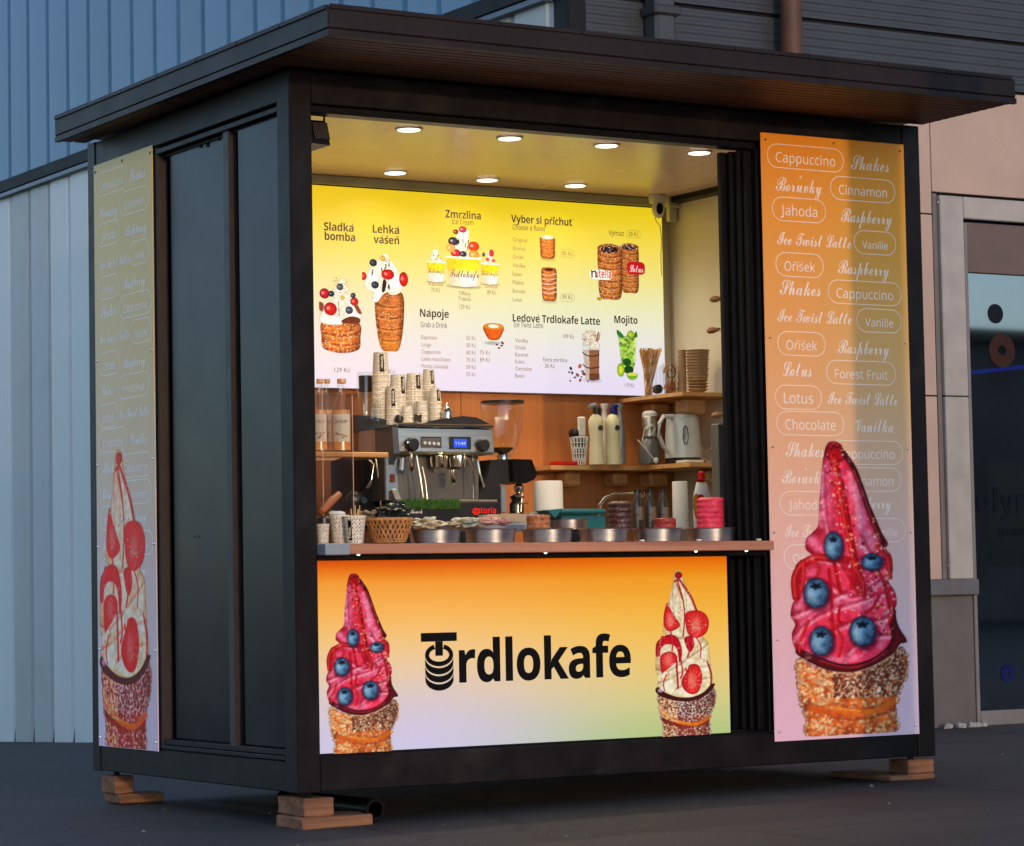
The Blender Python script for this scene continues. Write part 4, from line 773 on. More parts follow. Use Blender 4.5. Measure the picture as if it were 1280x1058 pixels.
# front lightbox panel
fp = thing('front_light_panel', 'glowing orange panel under the counter with the cafe name between two ice cream cones', 'sign', (.95, .03, .28))
b = B(); b.box(.0895, .022, .2815, 1.832, .034, .944, .001)
b.done('panel', gradient('front_panel_print_and_shade', [(0, (206, 200, 232)), (.22, (212, 198, 212)), (.45, (238, 206, 158)), (.66, (250, 192, 98)), (.88, (246, 156, 46)), (.95, (234, 112, 14)), (1, (212, 72, 0))], [(0, (172, 196, 128)), (.2, (214, 206, 140)), (.42, (240, 200, 110)), (.66, (246, 186, 66)), (.88, (240, 154, 26)), (.95, (236, 126, 4)), (1, (228, 96, 0))], emit=FRONT_E*1.12, base=.08), fp)  # darkest top stops put the counter's shadow into the print
PE = printmat('backlit_picture', emit=FRONT_E, base=.12)
def artpx(art, px0, py0, px1, py1, y, parent, m):
    pm, qm = (px0+px1)/2, (py0+py1)/2; x0, x1 = X(px0, y, qm), X(px1, y, qm); z0, z1 = Z(pm, py1, y), Z(pm, py0, y)
    picture(art, 'dessert_print', (x0, y, z1), EX, EZ, x1-x0, z1-z0, m, parent)
artpx(A1, 405, 715, 500, 942, .0208, fp, PE); artpx(A2, 817, 711, 896, 921, .0208, fp, PE)
# logo: T standing in a coil, then the bold name
LY = .0205; b = B()
def P(px, py, y): return at(px, py, 1, y)
def quad(b, x0, z0, x1, z1, y=LY): b.b.faces.new([b.b.verts.new(v) for v in ((x0, y, z0), (x1, y, z0), (x1, y, z1), (x0, y, z1))])
s_ = mpp((.5, 0, .6)); q = P(549, 797, LY); xl, xr = P(526, 797, LY).x, P(571, 797, LY).x; cx = (xl+xr)/2
quad(b, xl, P(549, 802, LY).z, xr, P(549, 791, LY).z); quad(b, cx-.0155, P(549, 820, LY).z, cx+.0155, P(549, 802, LY).z-.0001)
def band(cx, cz, rx, rz, t, a0, a1, n=28, t2=None):
    o, i_ = [], []
    for k in range(n+1):
        a = a0+(a1-a0)*k/n; o.append(b.b.verts.new((cx+rx*math.cos(a), LY, cz+rz*math.sin(a)))); i_.append(b.b.verts.new((cx+(rx-t)*math.cos(a), LY, cz+(rz-(t2 or t))*math.sin(a))))
    for k in range(n): b.b.faces.new((o[k], o[k+1], i_[k+1], i_[k]))
RX, RZ = .0575, .040; zc = P(549, 819, LY).z
band(cx, zc, RX, RZ*1.0, .017, math.radians(112), math.radians(428), t2=.017)
for k in range(1, 4):
    zk = zc-.0285*k; n = 24; up_, lo_ = [], []
    for j in range(n+1):
        a = math.pi+math.pi*j/n; up_.append(b.b.verts.new((cx+RX*math.cos(a), LY, zk+.0235+RZ*math.sin(a)*1.0-.001))); lo_.append(b.b.verts.new((cx+RX*math.cos(a), LY, zk+RZ*math.sin(a)-.0)))
    for j in range(n): b.b.faces.new((up_[j], up_[j+1], lo_[j+1], lo_[j]))
xa, xb = P(574, 850, LY).x, P(789, 845, LY).x; z0 = P(600, 852, LY).z
write(b, 'rdlokafe', Vector((xa, LY, (P(580, 852, LY).z+P(785, 846, LY).z)/2)), EX, EZ, width=xb-xa, height=.205, st='bold', off=.008, space=.96)
b.done('logo_lettering', flat('logo_black', (8, 7, 7), rough=.8), fp, smooth=False, normals=False)
# ================================================================ menu board
YM = 1.655
mbd = thing('menu_board', 'wide glowing yellow menu board on the back wall of the kiosk', 'menu board', (1.4, YM, 1.68))
xl, xr, zt_, zb_ = .069, 2.695, 2.528, 1.680
B().box(xl, YM+.006, zb_, xr, YM+.044, zt_, .002).done('box_frame', M['greymetal'], mbd)
B().box(xl+.003, YM, zb_+.003, xr-.003, YM+.0055, zt_-.003).done('panel', gradient('menu_print_and_light', [(0, (240, 222, 232)), (.16, (240, 224, 226)), (.4, (240, 226, 190)), (.62, (246, 222, 118)), (.85, (242, 206, 50)), (1, (232, 190, 26))], [(0, (222, 212, 236)), (.16, (226, 218, 232)), (.4, (226, 230, 196)), (.62, (236, 222, 122)), (.85, (240, 210, 44)), (1, (222, 192, 20))], emit=BOARD_E*1.04, base=.08), mbd)  # tint change from left to right puts warm light and shade into the print
HB = []; big, small = B(), B(); YT = YM-.0015
def W_(bm, s, px, py, px1, st='sans', off=0, h=None):
    if bm is small: st = 'plain'
    a = P(px, py, YT); c = P(px1, py, YT); write(bm, s, a, EX, EZ, width=c.x-a.x, st=st, off=off, height=h, space=.95 if st == 'bold' else 1)
for s, px, py, px1, h in [('Sladká', 405, 288, 442, .047), ('bomba', 406, 300, 444, .047), ('Lehká', 466, 291, 499, .047), ('vášeň', 467, 304, 499, .047), ('Zmrzlina', 557, 272, 601, .046), ('Vyber si příchuť', 639, 278, 717, .046), ('Nápoje', 525, 396, 561, .046), ('Ledové Trdlokafe Latte', 641, 402, 750, .046), ('Mojito', 768, 404, 797, .046)]:
    hb = B(); W_(hb, s, px, py, px1, 'bold', h=h); HB.append(hb)
for s, px, py, px1 in [('Ice Cream', 565, 280, 592), ('Choose a flavor', 641, 287, 682), ('Grab a Drink', 526, 409, 559), ('Ice Twist Latte', 642, 409, 679), ('Výmaz', 761, 294, 780)]: W_(big, s, px, py, px1, h=.031)
for i, s in enumerate(['Original', 'Skořice', 'Oříšek', 'Vanilka', 'Kakao', 'Malina', 'Borůvka', 'Lotus']): W_(small, s, 641, 302+i*10.7, 641+len(s)*2.25, h=.026)
for i, s in enumerate(['Espresso', 'Lungo', 'Cappuccino', 'Latte macchiato', 'Horká čokoláda']): W_(small, s, 527, 424+i*9.0, 527+len(s)*2.4, h=.025)
for i, (a, c) in enumerate([('55 Kč', ''), ('50 Kč', ''), ('60 Kč', '75 Kč'), ('70 Kč', '89 Kč'), ('59 Kč', ''), ('55 Kč', '')]):
    W_(small, a, 583, 425+i*9.1, 595, h=.025)
    if c: W_(small, c, 600, 425+i*9.1, 613, h=.025)
for i, s in enumerate(['Vanilka', 'Oříšek', 'Karamel', 'Kokos', 'Ostružina', 'Banán']): W_(small, s, 644, 428+i*8.8, 644+len(s)*2.3, h=.025)
for s, px, py, px1 in [('129 Kč', 418, 465, 438), ('129 Kč', 472, 467, 494), ('Klasická', 536, 357, 554), ('75 Kč', 539, 365, 550), ('Tiffany', 573, 369, 588), ('Trdelník', 573, 376, 589), ('129 Kč', 574, 386, 588), ('Ovocná', 606, 360, 622), ('89 Kč', 609, 368, 620), ('Extra zmrzlina', 679, 452, 709), ('30 Kč', 681, 460, 694), ('109 Kč', 704, 423, 718), ('119 Kč', 781, 484, 793), ('85 Kč', 703, 319, 716), ('99 Kč', 703, 374, 716), ('20 Kč', 786, 295, 798)]: W_(small, s, px, py, px1, h=.026)
for px, py in [(709.5, 317), (709.5, 372.5), (792, 293)]: pill(small, P(px, py, YT), EX, EZ, .075, .034, .0012)
mi = mat('menu_ink', (.03, .012, .008), .6, bump=0); [hb.done('heading', mi, mbd, smooth=False, normals=False) for hb in HB]; big.done('subheadings', mi, mbd, smooth=False, normals=False, kind='stuff'); small.done('price_lettering', flat('brown_ink', (128, 100, 70), emit=.25, rough=.6), mbd, smooth=False, normals=False, kind='stuff')
PB = printmat('menu_picture', emit=BOARD_E*.85, base=.3)
for fn, bx in [(art_bomb(), (399, 347, 453, 445)), (art_passion(), (453, 318, 512, 442)), (art_cup(0, 3), (533, 310, 557, 354)), (art_cup(1, 1), (557, 283, 601, 362)), (art_cup(2, 6), (600, 312, 624, 357)), (art_short(4, 2, 1), (674, 294, 695, 327)), (art_short(6, 4, 2), (676, 333, 697, 380)), (art_rolls(), (745, 301, 800, 377)), (art_latte(), (710, 412, 752, 482)), (art_mojito(), (771, 413, 798, 476)), (art_coffee(), (604, 403, 630, 437))]:
    artpx(fn, *bx, YM-.001, mbd, PB)
b = B(); W_(b, 'Trdlokafe', 562, 346, 599, 'script', h=.05); W_(b, 'Trdlokafe', 535, 341, 555, 'script', h=.03); W_(b, 'Trdlokafe', 602, 344, 622, 'script', h=.03)
bp_ = Vector((0, -.0015, 0))
b.done('cup_lettering', mi, mbd, smooth=False, normals=False, kind='stuff')
for s, c in [('n', (20, 16, 30)), ('  utella', (214, 30, 60))]: pass
def tag_shape(px0, py0, px1, py1, name, col, r=.4):
    a, c = P(px0, py1, YM-.003), P(px1, py0, YM-.003); b = B(); w, h = c.x-a.x, c.z-a.z; q = []
    for k in range(20):
        t = 2*math.pi*k/20; e = .5; q.append(((a.x+c.x)/2+w/2*math.copysign(abs(math.cos(t))**e, math.cos(t)), (a.z+c.z)/2+h/2*math.copysign(abs(math.sin(t))**e, math.sin(t))))
    b.prism(q, YM-.003, YM-.0025); return b.done(name, flat(name+'_print', col, emit=.6), mbd, smooth=False)
tag_shape(737.5, 338.5, 765, 349, 'white_label', (250, 244, 236)); tag_shape(784, 328, 806, 343, 'red_label', (206, 22, 44))
b = B(); a = P(739, 347, YM-.004); write(b, 'n', a, EX, EZ, height=.058, st='bold'); b.done('black_initial', mi, mbd, smooth=False, normals=False)
b = B(); a = P(744, 347, YM-.004); c = P(764, 347, YM-.004); write(b, 'utella', a, EX, EZ, width=c.x-a.x, height=.052, st='bold'); b.done('red_lettering', flat('red_ink', (214, 24, 70), emit=.5), mbd, smooth=False, normals=False)
b = B(); a = P(787, 340, YM-.004); c = P(804, 341, YM-.004); write(b, 'Lotus', a, EX, EZ, width=c.x-a.x, height=.05, st='script'); b.done('white_lettering', flat('white_ink', (250, 244, 240), emit=.6), mbd, smooth=False, normals=False)
# ================================================================ lamps in the ceiling
trim = mat('grey_lamp_rim', (.50, .44, .36), .45)
disc_m = flat('lamp_disc', (255, 246, 224), emit=3.2)
def downlight(px, py, label):
    q = at(px, py, 2, 2.5655); t = thing('ceiling_light', label, 'ceiling light', (q.x, q.y, 2.5715), 'round ceiling lights')
    b = B(); b.lathe(q.x, q.y, [(.044, 2.566), (.052, 2.5675), (.054, 2.5715)], 28, cap=False); b.lathe(q.x, q.y, [(.044, 2.566), (.043, 2.570)], 28, cap=False); b.done('rim', trim, t)
    B().lathe(q.x, q.y, [(.0428, 2.5645), (.0425, 2.5695)], 28).done('diffuser', disc_m, t)
    ld = bpy.data.lights.new('downlight', 'SPOT'); ld.energy = LAMP_W*6; ld.spot_size = math.radians(150); ld.spot_blend = .8; ld.shadow_soft_size = .035; ld.color = (1, .84, .60)
    lo = bpy.data.objects.new('downlight_lamp', ld); COL.objects.link(lo); lo.parent = t; lo.location = (0, 0, -.012)
names = ['front row, leftmost', 'front row, second from left', 'front row, third from left', 'front row, rightmost', 'back row, leftmost', 'back row, middle', 'back row, rightmost']
for (px, py), s in zip([(511, 163), (637, 174), (758, 183), (874, 192), (494, 217), (609, 226), (719, 233)], names): downlight(px, py, 'small round glowing ceiling light, '+s)
# floodlight hanging at the upper left of the window
fl = thing('floodlight', 'dark ribbed floodlight hanging at the upper left of the serving window', 'floodlight', (.15, .25, 2.40)); y = .16
b = B(); a, c = P(388, 178, y), P(413, 152, y)
b.prism([(a.x-.06, c.z), (P(406, 152, y).x, c.z), (P(413, 182, y).x, P(413, 182, y).z), (a.x-.06, P(390, 178, y).z)], y, y+.16); b.done('lamp_housing', M['black'], fl)
for k in range(9): t = k/8; b = B(); x = P(390+17*t, 165, y).x; b.prism([(x-.004, c.z-.008), (x, c.z-.008), (x+.012, a.z+.012), (x+.008, a.z+.012)], y-.012, y-.001); b.done('cooling_fin', M['rust'], fl)
b = B(); b.tube([(a.x-.03, y+.08, 2.57), P(404, 137, y+.08), P(405, 140, y+.08), P(405.5, 160, y+.08)], .004, 6); b.done('bracket', M['black'], fl)
# ================================================================ security camera and junction box
sc_ = thing('security_camera', 'small white security camera under the ceiling at the right end of the menu board', 'camera', P(823, 262, 1.60)); y = 1.58
b = B(); c = P(823, 262, y); b.blob(c, (.030, .030, .040), 0, 3); b.done('housing', M['white'], sc_)
b = B(); b.blob(c+Vector((-.006, -.014, 0)), (.018, .020, .028), 0, 3); b.done('lens', M['black'], sc_)
b = B(); c = P(822, 249, y); b.lathe(c.x, c.y, [(.036, c.z-.018), (.040, c.z), (.040, 2.571)], 20); b.done('base', M['white'], sc_)
jb = thing('junction_box', 'white junction box with a cable cover in the ceiling corner beside the security camera', 'junction box', P(846, 255, 1.60)); b = B().pbox(836, 247, 852, 259, 1.60, .06, .003); b.done('box', M['white'], jb); b = B().pbox(837, 260, 847, 277, 1.62, .03, .003); b.done('cable_cover', M['white'], jb)
b = B(); b.tube([P(818, 268, 1.62), P(820, 276, 1.64), P(825, 283, 1.645), P(827, 300, 1.648), P(826, 320, 1.65), P(827, 345, 1.65)], .0022, 5); b.done('camera_cable', M['cream'], label='thin cable running down the right edge of the menu board', cat='cable')
# ================================================================ things on the shelves and counters
def plathe(cx, rows, y, m=None, seg=24, cap=True, b=None):
    """rows: (half width px, py) from bottom to top"""
    b = b or B(); p0 = P(cx, rows[0][1], y); s = mpp(p0); b.lathe(p0.x, y, [(hw*s, P(cx, py, y).z) for hw, py in rows], seg, cap); return b
# printed paper cup
def cup_material():
    m = bpy.data.materials.new('printed_cup'); m.use_nodes = True; n = m.node_tree; p = n.nodes['Principled BSDF']
    tc = n.nodes.new('ShaderNodeTexCoord'); sp = n.nodes.new('ShaderNodeSeparateXYZ'); n.links.new(tc.outputs['Object'], sp.inputs[0])
    at2 = n.nodes.new('ShaderNodeMath'); at2.operation = 'ARCTAN2'; n.links.new(sp.outputs[1], at2.inputs[0]); n.links.new(sp.outputs[0], at2.inputs[1])
    k = n.nodes.new('ShaderNodeMath'); k.operation = 'MULTIPLY'; k.inputs[1].default_value = .045; n.links.new(at2.outputs[0], k.inputs[0])
    cb = n.nodes.new('ShaderNodeCombineXYZ'); n.links.new(sp.outputs[2], cb.inputs[0]); n.links.new(k.outputs[0], cb.inputs[1])
    br = n.nodes.new('ShaderNodeTexBrick'); n.links.new(cb.outputs[0], br.inputs[0]); br.inputs['Scale'].default_value = 1; br.inputs['Brick Width'].default_value = .0135; br.inputs['Row Height'].default_value = .0075; br.inputs['Mortar Size'].default_value = .0021
    br.inputs['Color1'].default_value = (.015, .013, .015, 1); br.inputs['Color2'].default_value = (.07, .05, .05, 1); br.inputs['Mortar'].default_value = (.76, .70, .58, 1); br.offset = .37
    nz = n.nodes.new('ShaderNodeTexNoise'); nz.inputs['Scale'].default_value = 120; n.links.new(tc.outputs['Object'], nz.inputs[0]); r = n.nodes.new('ShaderNodeValToRGB'); r.color_ramp.elements[0].position = .56; r.color_ramp.elements[1].position = .62; n.links.new(nz.outputs[0], r.inputs[0])
    mx = n.nodes.new('ShaderNodeMix'); mx.data_type = 'RGBA'; n.links.new(r.outputs[0], mx.inputs[0]); n.links.new(br.outputs[0], mx.inputs[6]); mx.inputs[7].default_value = (.74, .68, .56, 1)
    n.links.new(mx.outputs[2], p.inputs['Base Color']); p.inputs['Roughness'].default_value = .6; return m
M['cup'] = cup_material(); M['cuplabel'] = flat('dark_cup_label', (34, 24, 24)); M['cupwhite'] = flat('cup_white', (235, 225, 205))
def cup_thing(cx, y, pyb, pyt, rb, rt, label, logo=None, lid=False, group='printed paper cups', azim=-.35):
    """pyb / pyt: bottom and top in pixels, rb / rt half widths in pixels"""
    p0, p1 = P(cx, pyb, y), P(cx, pyt, y); s = mpp(p0); t = thing('paper_cup', label, 'paper cup', (p0.x, y, p0.z), group)
    Rb, Rt = rb*s, rt*s; z0, z1 = p0.z, p1.z
    b = B(); b.lathe(p0.x, y, [(Rb, z0), (Rt, z1)], 28, cap=False)
    up_ = Rt > Rb
    if up_: b.lathe(p0.x, y, [(Rb*.9, z0+.004), (Rt*.96, z1)], 28, cap=False); b.lathe(p0.x, y, [(.001, z0+.003), (Rb*.9, z0+.003)], 28, cap=False)
    else: b.lathe(p0.x, y, [(Rt, z1-.004), (.001, z1-.004)], 28, cap=False)
    b.done('body', M['cup'], t)
    b = B(); zr = z1 if up_ else z0; Rr = max(Rb, Rt)
    b.tube([(p0.x+Rr*math.cos(a), y+Rr*math.sin(a), zr) for a in [2*math.pi*k/24 for k in range(24)]], .0022, 5, closed=True); b.done('rim', M['cupwhite'], t)
    if logo:
        u0, u1, v0, v1 = logo; n = 6; b = B(); G = []
        for i in range(n+1):
            a = -math.pi/2+azim+(u0+(u1-u0)*i/n); col = []
            for v in (v0, v1):
                r = Rb+(Rt-Rb)*v+.0006; col.append(b.b.verts.new((p0.x+r*math.cos(a), y+r*math.sin(a), z0+(z1-z0)*v)))
            G.append(col)
        for i in range(n): b.b.faces.new((G[i][0], G[i+1][0], G[i+1][1], G[i][1]))
        lb = b.done('label_patch', M['cuplabel'], t, normals=False)
        # lettering running up the patch
        a = -math.pi/2+azim+(u0+u1)/2; r = Rb+(Rt-Rb)*(v0+v1)/2+.0018; rad = Vector((math.cos(a), math.sin(a), 0)); tg = Vector((-math.sin(a), math.cos(a), 0)); hgt = (z1-z0)*(v1-v0)*.8
        if hgt > .02:
            tl = B(); write(tl, 'Trdlokafe', Vector((p0.x, y, z0+(z1-z0)*v0+hgt*.12))+rad*r+tg*(hgt*.07), EZ, -tg, width=hgt, st='bold'); tl.done('label_lettering', M['cupwhite'], t, smooth=False, normals=False)
    return t
ORD = ['top', 'second', 'third', 'fourth', 'fifth', 'sixth', 'seventh', 'eighth', 'ninth', 'tenth', 'eleventh', 'twelfth', 'thirteenth', 'fourteenth', 'fifteenth', 'sixteenth']
def stack(cx, y, pyt, pyb, full, step, rt, rb, where, az=-.35, logo=(-.28, .28, .12, .9)):
    """upside-down nested cups: the top one shows whole, the ones below only their rims"""
    k = 0; py = pyt+full
    while py <= pyb+.5:
        f = (py-pyt)/(pyb-pyt); grow = f*(rb-rt)*.55
        cup_thing(cx, y-.0004*k, py, py-full, rt+1.6+grow, rt+grow*.9, 'printed upside-down paper cup, '+ORD[k]+' of '+where, logo=logo if k == 0 else (-.28+.3*k, .28+.3*k, .05, .3) if k % 3 == 0 else None, group='nested paper cups on the espresso machine', azim=az); k += 1; py += step
YC = 1.12   # cups stand on top of the machine
stack(476, YC+.06, 441, 531, 28, 7.2, 7.8, 14, 'the tallest cup stack')
stack(497.5, YC+.10, 469, 531, 27, 6.8, 8.2, 12, 'the stack just right of the tallest one', az=.2)
stack(491, YC, 484, 532, 28, 6.5, 6.6, 9, 'the small stack in front of the tallest one', az=-.4)
stack(518, YC+.08, 467.5, 529, 22, 6.4, 9, 12, 'the wide middle cup stack', az=0)
stack(536, YC+.12, 462, 529, 21, 6.4, 6.2, 9, 'the slim stack behind the right end', az=.1)
stack(544, YC+.02, 486, 529, 18, 6, 6, 8, 'the short stack at the right end', az=.1)
stack(527, YC, 502, 531, 17, 6, 6.2, 7.5, 'the lowest stack in front of the wide one', az=2)
stack(509, YC-.01, 508, 531, 14, 6, 5.6, 7, 'the tiny stack before the middle', az=2)
gl = B()
for cx, pt, pb, r0, r1 in [(456.5, 465, 521, 10, 9)]: plathe(cx, [(r0, pb), (r0, pt+4), (r1, pt)], YC+.12, cap=False, b=gl)
gl.done('plastic_cup_stack', M['glass'], label='stack of clear plastic cups behind the left end of the espresso machine', cat='plastic cups')
gl = B(); plathe(457, [(8.2, 490), (8.6, 470)], YC+.121, cap=False, b=gl); gl.done('dark_sleeve_cup', M['cuplabel'], label='dark printed cup inside the stack of clear plastic cups', cat='paper cup')
for i, (cx, pt, pb) in enumerate([(464, 500, 524), (471, 503, 527)]):
    b = plathe(cx, [(7.5, pb), (6, pt+5), (3, pt)], YC-.02, cap=False); b.done('clear_dome_lid', M['glass'], label='clear dome lid '+('at the left' if i == 0 else 'at the right')+' below the stacked plastic cups', cat='lid', group='clear dome lids')
# ---- espresso machine
em = thing('espresso_machine', 'two group steel espresso machine with dials and a small blue display', 'espresso machine', (P(550, 650, 1.0).x, 1.0, .96)); ym = 1.0
x0, x1 = X(498, ym, 545), X(616, ym, 550); z0, z1 = Z(550, 568, ym), Z(550, 535, ym); zc1 = Z(550, 530, ym)
b = B(); b.prism([(ym, z0), (ym-.008, z0+.01), (ym+.006, z1-.004), (ym+.02, z1), (ym+.42, z1), (ym+.42, z0)], x0, x1, 'yz'); b.done('fascia', M['steel'], em)
B().box(x0-.006, ym-.004, z1+.001, x1+.006, ym+.44, z1+.016, .004).done('cup_tray', M['chrome'], em)
B().box(x0+.01, ym+.10, .965, x1-.01, ym+.40, z0-.001).done('back_body', mat('dark_steel_body', (.20, .19, .17), .35, metal=.7), em)
# curved side panel with the pressure gauge
xs = x0-.028; b = B(); zl = Z(490, 625, ym)
b.prism([(ym-.02, zl), (ym+.42, zl), (ym+.42, z1), (ym+.0, z1), (ym-.012, z0), (ym+.03, z0-.03), (ym+.055, z0-.09), (ym+.045, z0-.15), (ym+.01, zl+.04)], xs, xs+.026, 'yz'); b.done('side_cheek', mat('dark_cheek_metal', (.10, .10, .10), .35, metal=.5), em)
b = B(); xg0, xg1 = X(487, ym, 600), X(503, ym, 600); b.box(xg0+.004, ym+.035, zl, xg1, ym+.05, z0-.002, .002); b.done('control_strip', mat('blue_grey_strip', (.24, .31, .38), .4, metal=.3), em)
def knob(px, py, r, m, name, y=None, d=.03, parent=em):
    q = P(px, py, y if y else ym-.006); b = B(); s = mpp(q); b.lathe(0, 0, [(r*s, 0), (r*s*.96, d*.8), (r*s*.8, d)], 22, M=Matrix.Translation(q) @ Matrix.Rotation(math.pi/2, 4, 'X')); return b.done(name, m, parent)
knob(513, 556, 9, M['plastic'], 'steam_knob'); knob(601.5, 557, 8.5, M['plastic'], 'steam_knob'); k1 = knob(510.5, 553.5, 2.2, M['chrome'], 'knob_highlight', y=ym-.036, d=.003)
b = B(); b.pbox(526, 546, 552, 560, ym-.008, .004, .001); b.done('button_plate', M['chrome'], em); b = B(); b.pbox(527.3, 547.5, 550.7, 558.8, ym-.0095, .001); b.done('button_field', mat('grey_button_field', (.10, .10, .09), .4), em)
for i in range(4): knob(531+5.6*i, 554+.4*i, 2.1, M['white'], 'button', y=ym-.010, d=.004)
b = B(); b.pbox(561, 546, 589, 562, ym-.008, .004, .001); b.done('display_plate', M['chrome'], em); b = B(); b.pbox(567.5, 549, 583.5, 559.5, ym-.0095, .001); b.done('display', flat('blue_display', (40, 70, 190), emit=.9), em)
tl = B(); W2 = P(569, 556, ym-.011); write(tl, '11:44', W2, EX, EZ, width=P(582, 556, ym-.011).x-W2.x, height=.016); tl.done('display_digits', flat('display_digits', (170, 190, 250), emit=.9), em, smooth=False, normals=False)
for px, w in [(541, 10), (565, 10)][:2]:
    b = plathe(px+8, [(w, 584), (w*1.1, 578), (w*1.1, 570)], ym+.05); b.done('group_head', M['chrome'], em)
for px, py0, py1 in [(514, 570, 588), (566.5, 588, 604), (552, 570, 584)]:
    b = plathe(px, [(1.5, py1+2), (4.2, py1-2), (4.6, py0)], ym+.0); b.done('spout', M['chrome'], em)
b = B(); b.tube([P(503, 573, ym), P(502, 588, ym-.01), P(502, 592, ym-.01)], .0085, 8); b.done('hot_water_tap', M['chrome'], em)
b = B(); b.tube([P(521, 570, ym-.01), P(526, 600, ym-.02), P(529, 622, ym-.02)], .004, 6); b.tube([P(528, 584, ym-.01), P(532, 604, ym-.01), P(534, 624, ym-.01)], .003, 6); b.done('steam_wand', M['chrome'], em)
b = B(); b.tube([P(585, 572, ym-.01), P(590, 582, ym-.02), P(597, 574, ym-.02), P(600, 592, ym-.03), P(605, 609, ym-.03)], .0042, 6); b.tube([P(591, 568, ym), P(592.5, 600, ym), P(592.5, 624, ym)], .004, 6); b.done('steam_wand', M['chrome'], em)
knob(492, 616, 5.4, M['white'], 'pressure_gauge', y=ym+.03, d=.008); b = B(); q = P(492, 616, ym+.020); b.tube([q+Vector((-.012, 0, .004)), q+Vector((.010, 0, -.004))], .0012, 4); b.done('gauge_needle', flat('needle_red', (150, 30, 20)), em); b = B(); b.pbox(488.5, 593, 494, 603, ym+.025, .006, .002); b.done('rocker_switch', flat('switch_brown', (110, 50, 30)), em)
# drip tray front with its wordmarks
xd0, xd1 = X(502, ym-.06, 637), X(624, ym-.06, 637); zt0, zt1 = .965, Z(560, 628, ym-.06)
B().box(xd0, ym-.06, zt0, xd1, ym+.10, zt1, .004).done('drip_tray', M['plastic'], em); B().box(xd0+.24, ym-.055, zt1+.001, xd1-.004, ym+.09, zt1+.010, .002).done('drip_grille', M['steel'], em)
tl = B(); a = P(513, 642, ym-.062); write(tl, 'Touch', a, EX, EZ, width=P(528, 642, ym-.062).x-a.x, height=.026, st='script'); tl.done('white_lettering', flat('touch_white', (230, 225, 220)), em, smooth=False, normals=False)
tl = B(); a = P(592, 642, ym-.062); write(tl, 'astoria', a, EX, EZ, width=P(620, 642, ym-.062).x-a.x, height=.034, st='bold'); ring = P(595, 639.5, ym-.0622); pill(tl, ring, EX, EZ, .032, .026, .004); tl.done('red_lettering', flat('maker_red', (226, 40, 34), emit=.15), em, smooth=False, normals=False)
# turf mat
b = B(); ax, az = X(506, ym-.07, 630), Z(540, 636, ym-.07); bx_, bz = X(576, ym-.07, 625), Z(540, 625, ym-.07); b.box(ax, ym-.068, az, bx_, ym+.06, bz, .004); r = random.Random(3)
for k in range(1500):
    x, z = r.uniform(ax, bx_), r.uniform(az-.004, bz); h = r.uniform(.006, .012); v = [b.b.verts.new(q) for q in ((x, ym-.069, z), (x+.0018, ym-.069, z), (x+r.uniform(-.004, .004), ym-.069-r.uniform(.003, .009), z+h))]; b.b.faces.new(v)
b.done('turf_mat', mat('green_turf', (.05, .15, .02), .8, var=.5, scale=60), label='green artificial turf mat laid over the drip tray of the espresso machine', cat='mat', kind=None, normals=False)
# hood and dark appliance at the left of the machine
hd = thing('dark_hood_appliance', 'dark rounded hood appliance left of the espresso machine', 'appliance', P(452, 640, 1.1)); b = B(); yh = 1.12
b.prism([(P(446, 519, yh).x, P(446, 519, yh).z), (P(462, 520, yh).x, P(462, 520, yh).z), (P(484, 525, yh).x, P(484, 525, yh).z), (P(485, 533, yh).x, P(485, 533, yh).z), (P(470, 536, yh).x, P(470, 536, yh).z), (P(446, 540, yh).x, P(446, 540, yh).z)], yh, yh+.35); b.done('hood', M['plastic'], hd)
B().pbox(448, 536, 484, 568, yh+.02, .3, .004).done('hood_body', mat('reddish_steel', (.22, .12, .09), .3, metal=.6), hd); B().pbox(450, 571, 483, 660, yh+.05, .25, .004).done('dark_body', M['black'], hd)
b = B(); b.tube([P(459, 572, yh), P(466, 580, yh-.02), P(466, 600, yh-.02), P(459, 611, yh-.02)], .006, 8); b.tube([P(470, 574, yh), P(474, 600, yh), P(477, 640, yh)], .004, 6); b.done('steam_arm', M['chrome'], hd)
b = B(); q = P(444, 625, yh-.02); b.blob(q, (.040, .03, .038), .05, 2); b.done('portafilter', M['plastic'], hd); knob(500-49, 626, 5, mat('teal_black', (.01, .03, .04), .3), 'dial', y=yh-.03, parent=hd)
# small dark objects between the cups
for px, py, r, l in [(499, 524, 6, 'round black knob shaped lid on the machine among the cups')]:
    b = B(); q = P(px, py, YC-.05); b.blob(q, (r*mpp(q),)*3, .03, 2); b.done('round_black_cover', M['plastic'], label=l, cat='lid')
b = B()
for k in range(16): b.blob(P(516+rng.rand()*10, 528-rng.rand()*9, YC-.05), (.007, .007, .006), .2, 1, seed=k)
b.done('dark_bow_bundle', M['rust'], label='bundle of small dark brown trinkets on the machine before the wide cup stack', cat='trinkets')
b = B(); b.prism([(P(528, 530, YC-.06).x, P(528, 530, YC-.06).z), (P(545, 525, YC-.06).x, P(545, 525, YC-.06).z), (P(578, 520, YC-.06).x, P(578, 520, YC-.06).z), (P(596, 522, YC-.06).x, P(596, 522, YC-.06).z), (P(612, 530, YC-.06).x, P(612, 530, YC-.06).z)], YC-.06, YC+.15); b.done('black_tray', M['plastic'], label='black curved tray lying on top of the espresso machine at the right', cat='tray')
b = plathe(559, [(6.5, 524), (7, 516), (4, 510), (1.5, 504)], YC-.03); b.done('steel_tamper', M['chrome'], label='shiny steel tamper standing on the black tray', cat='tamper')
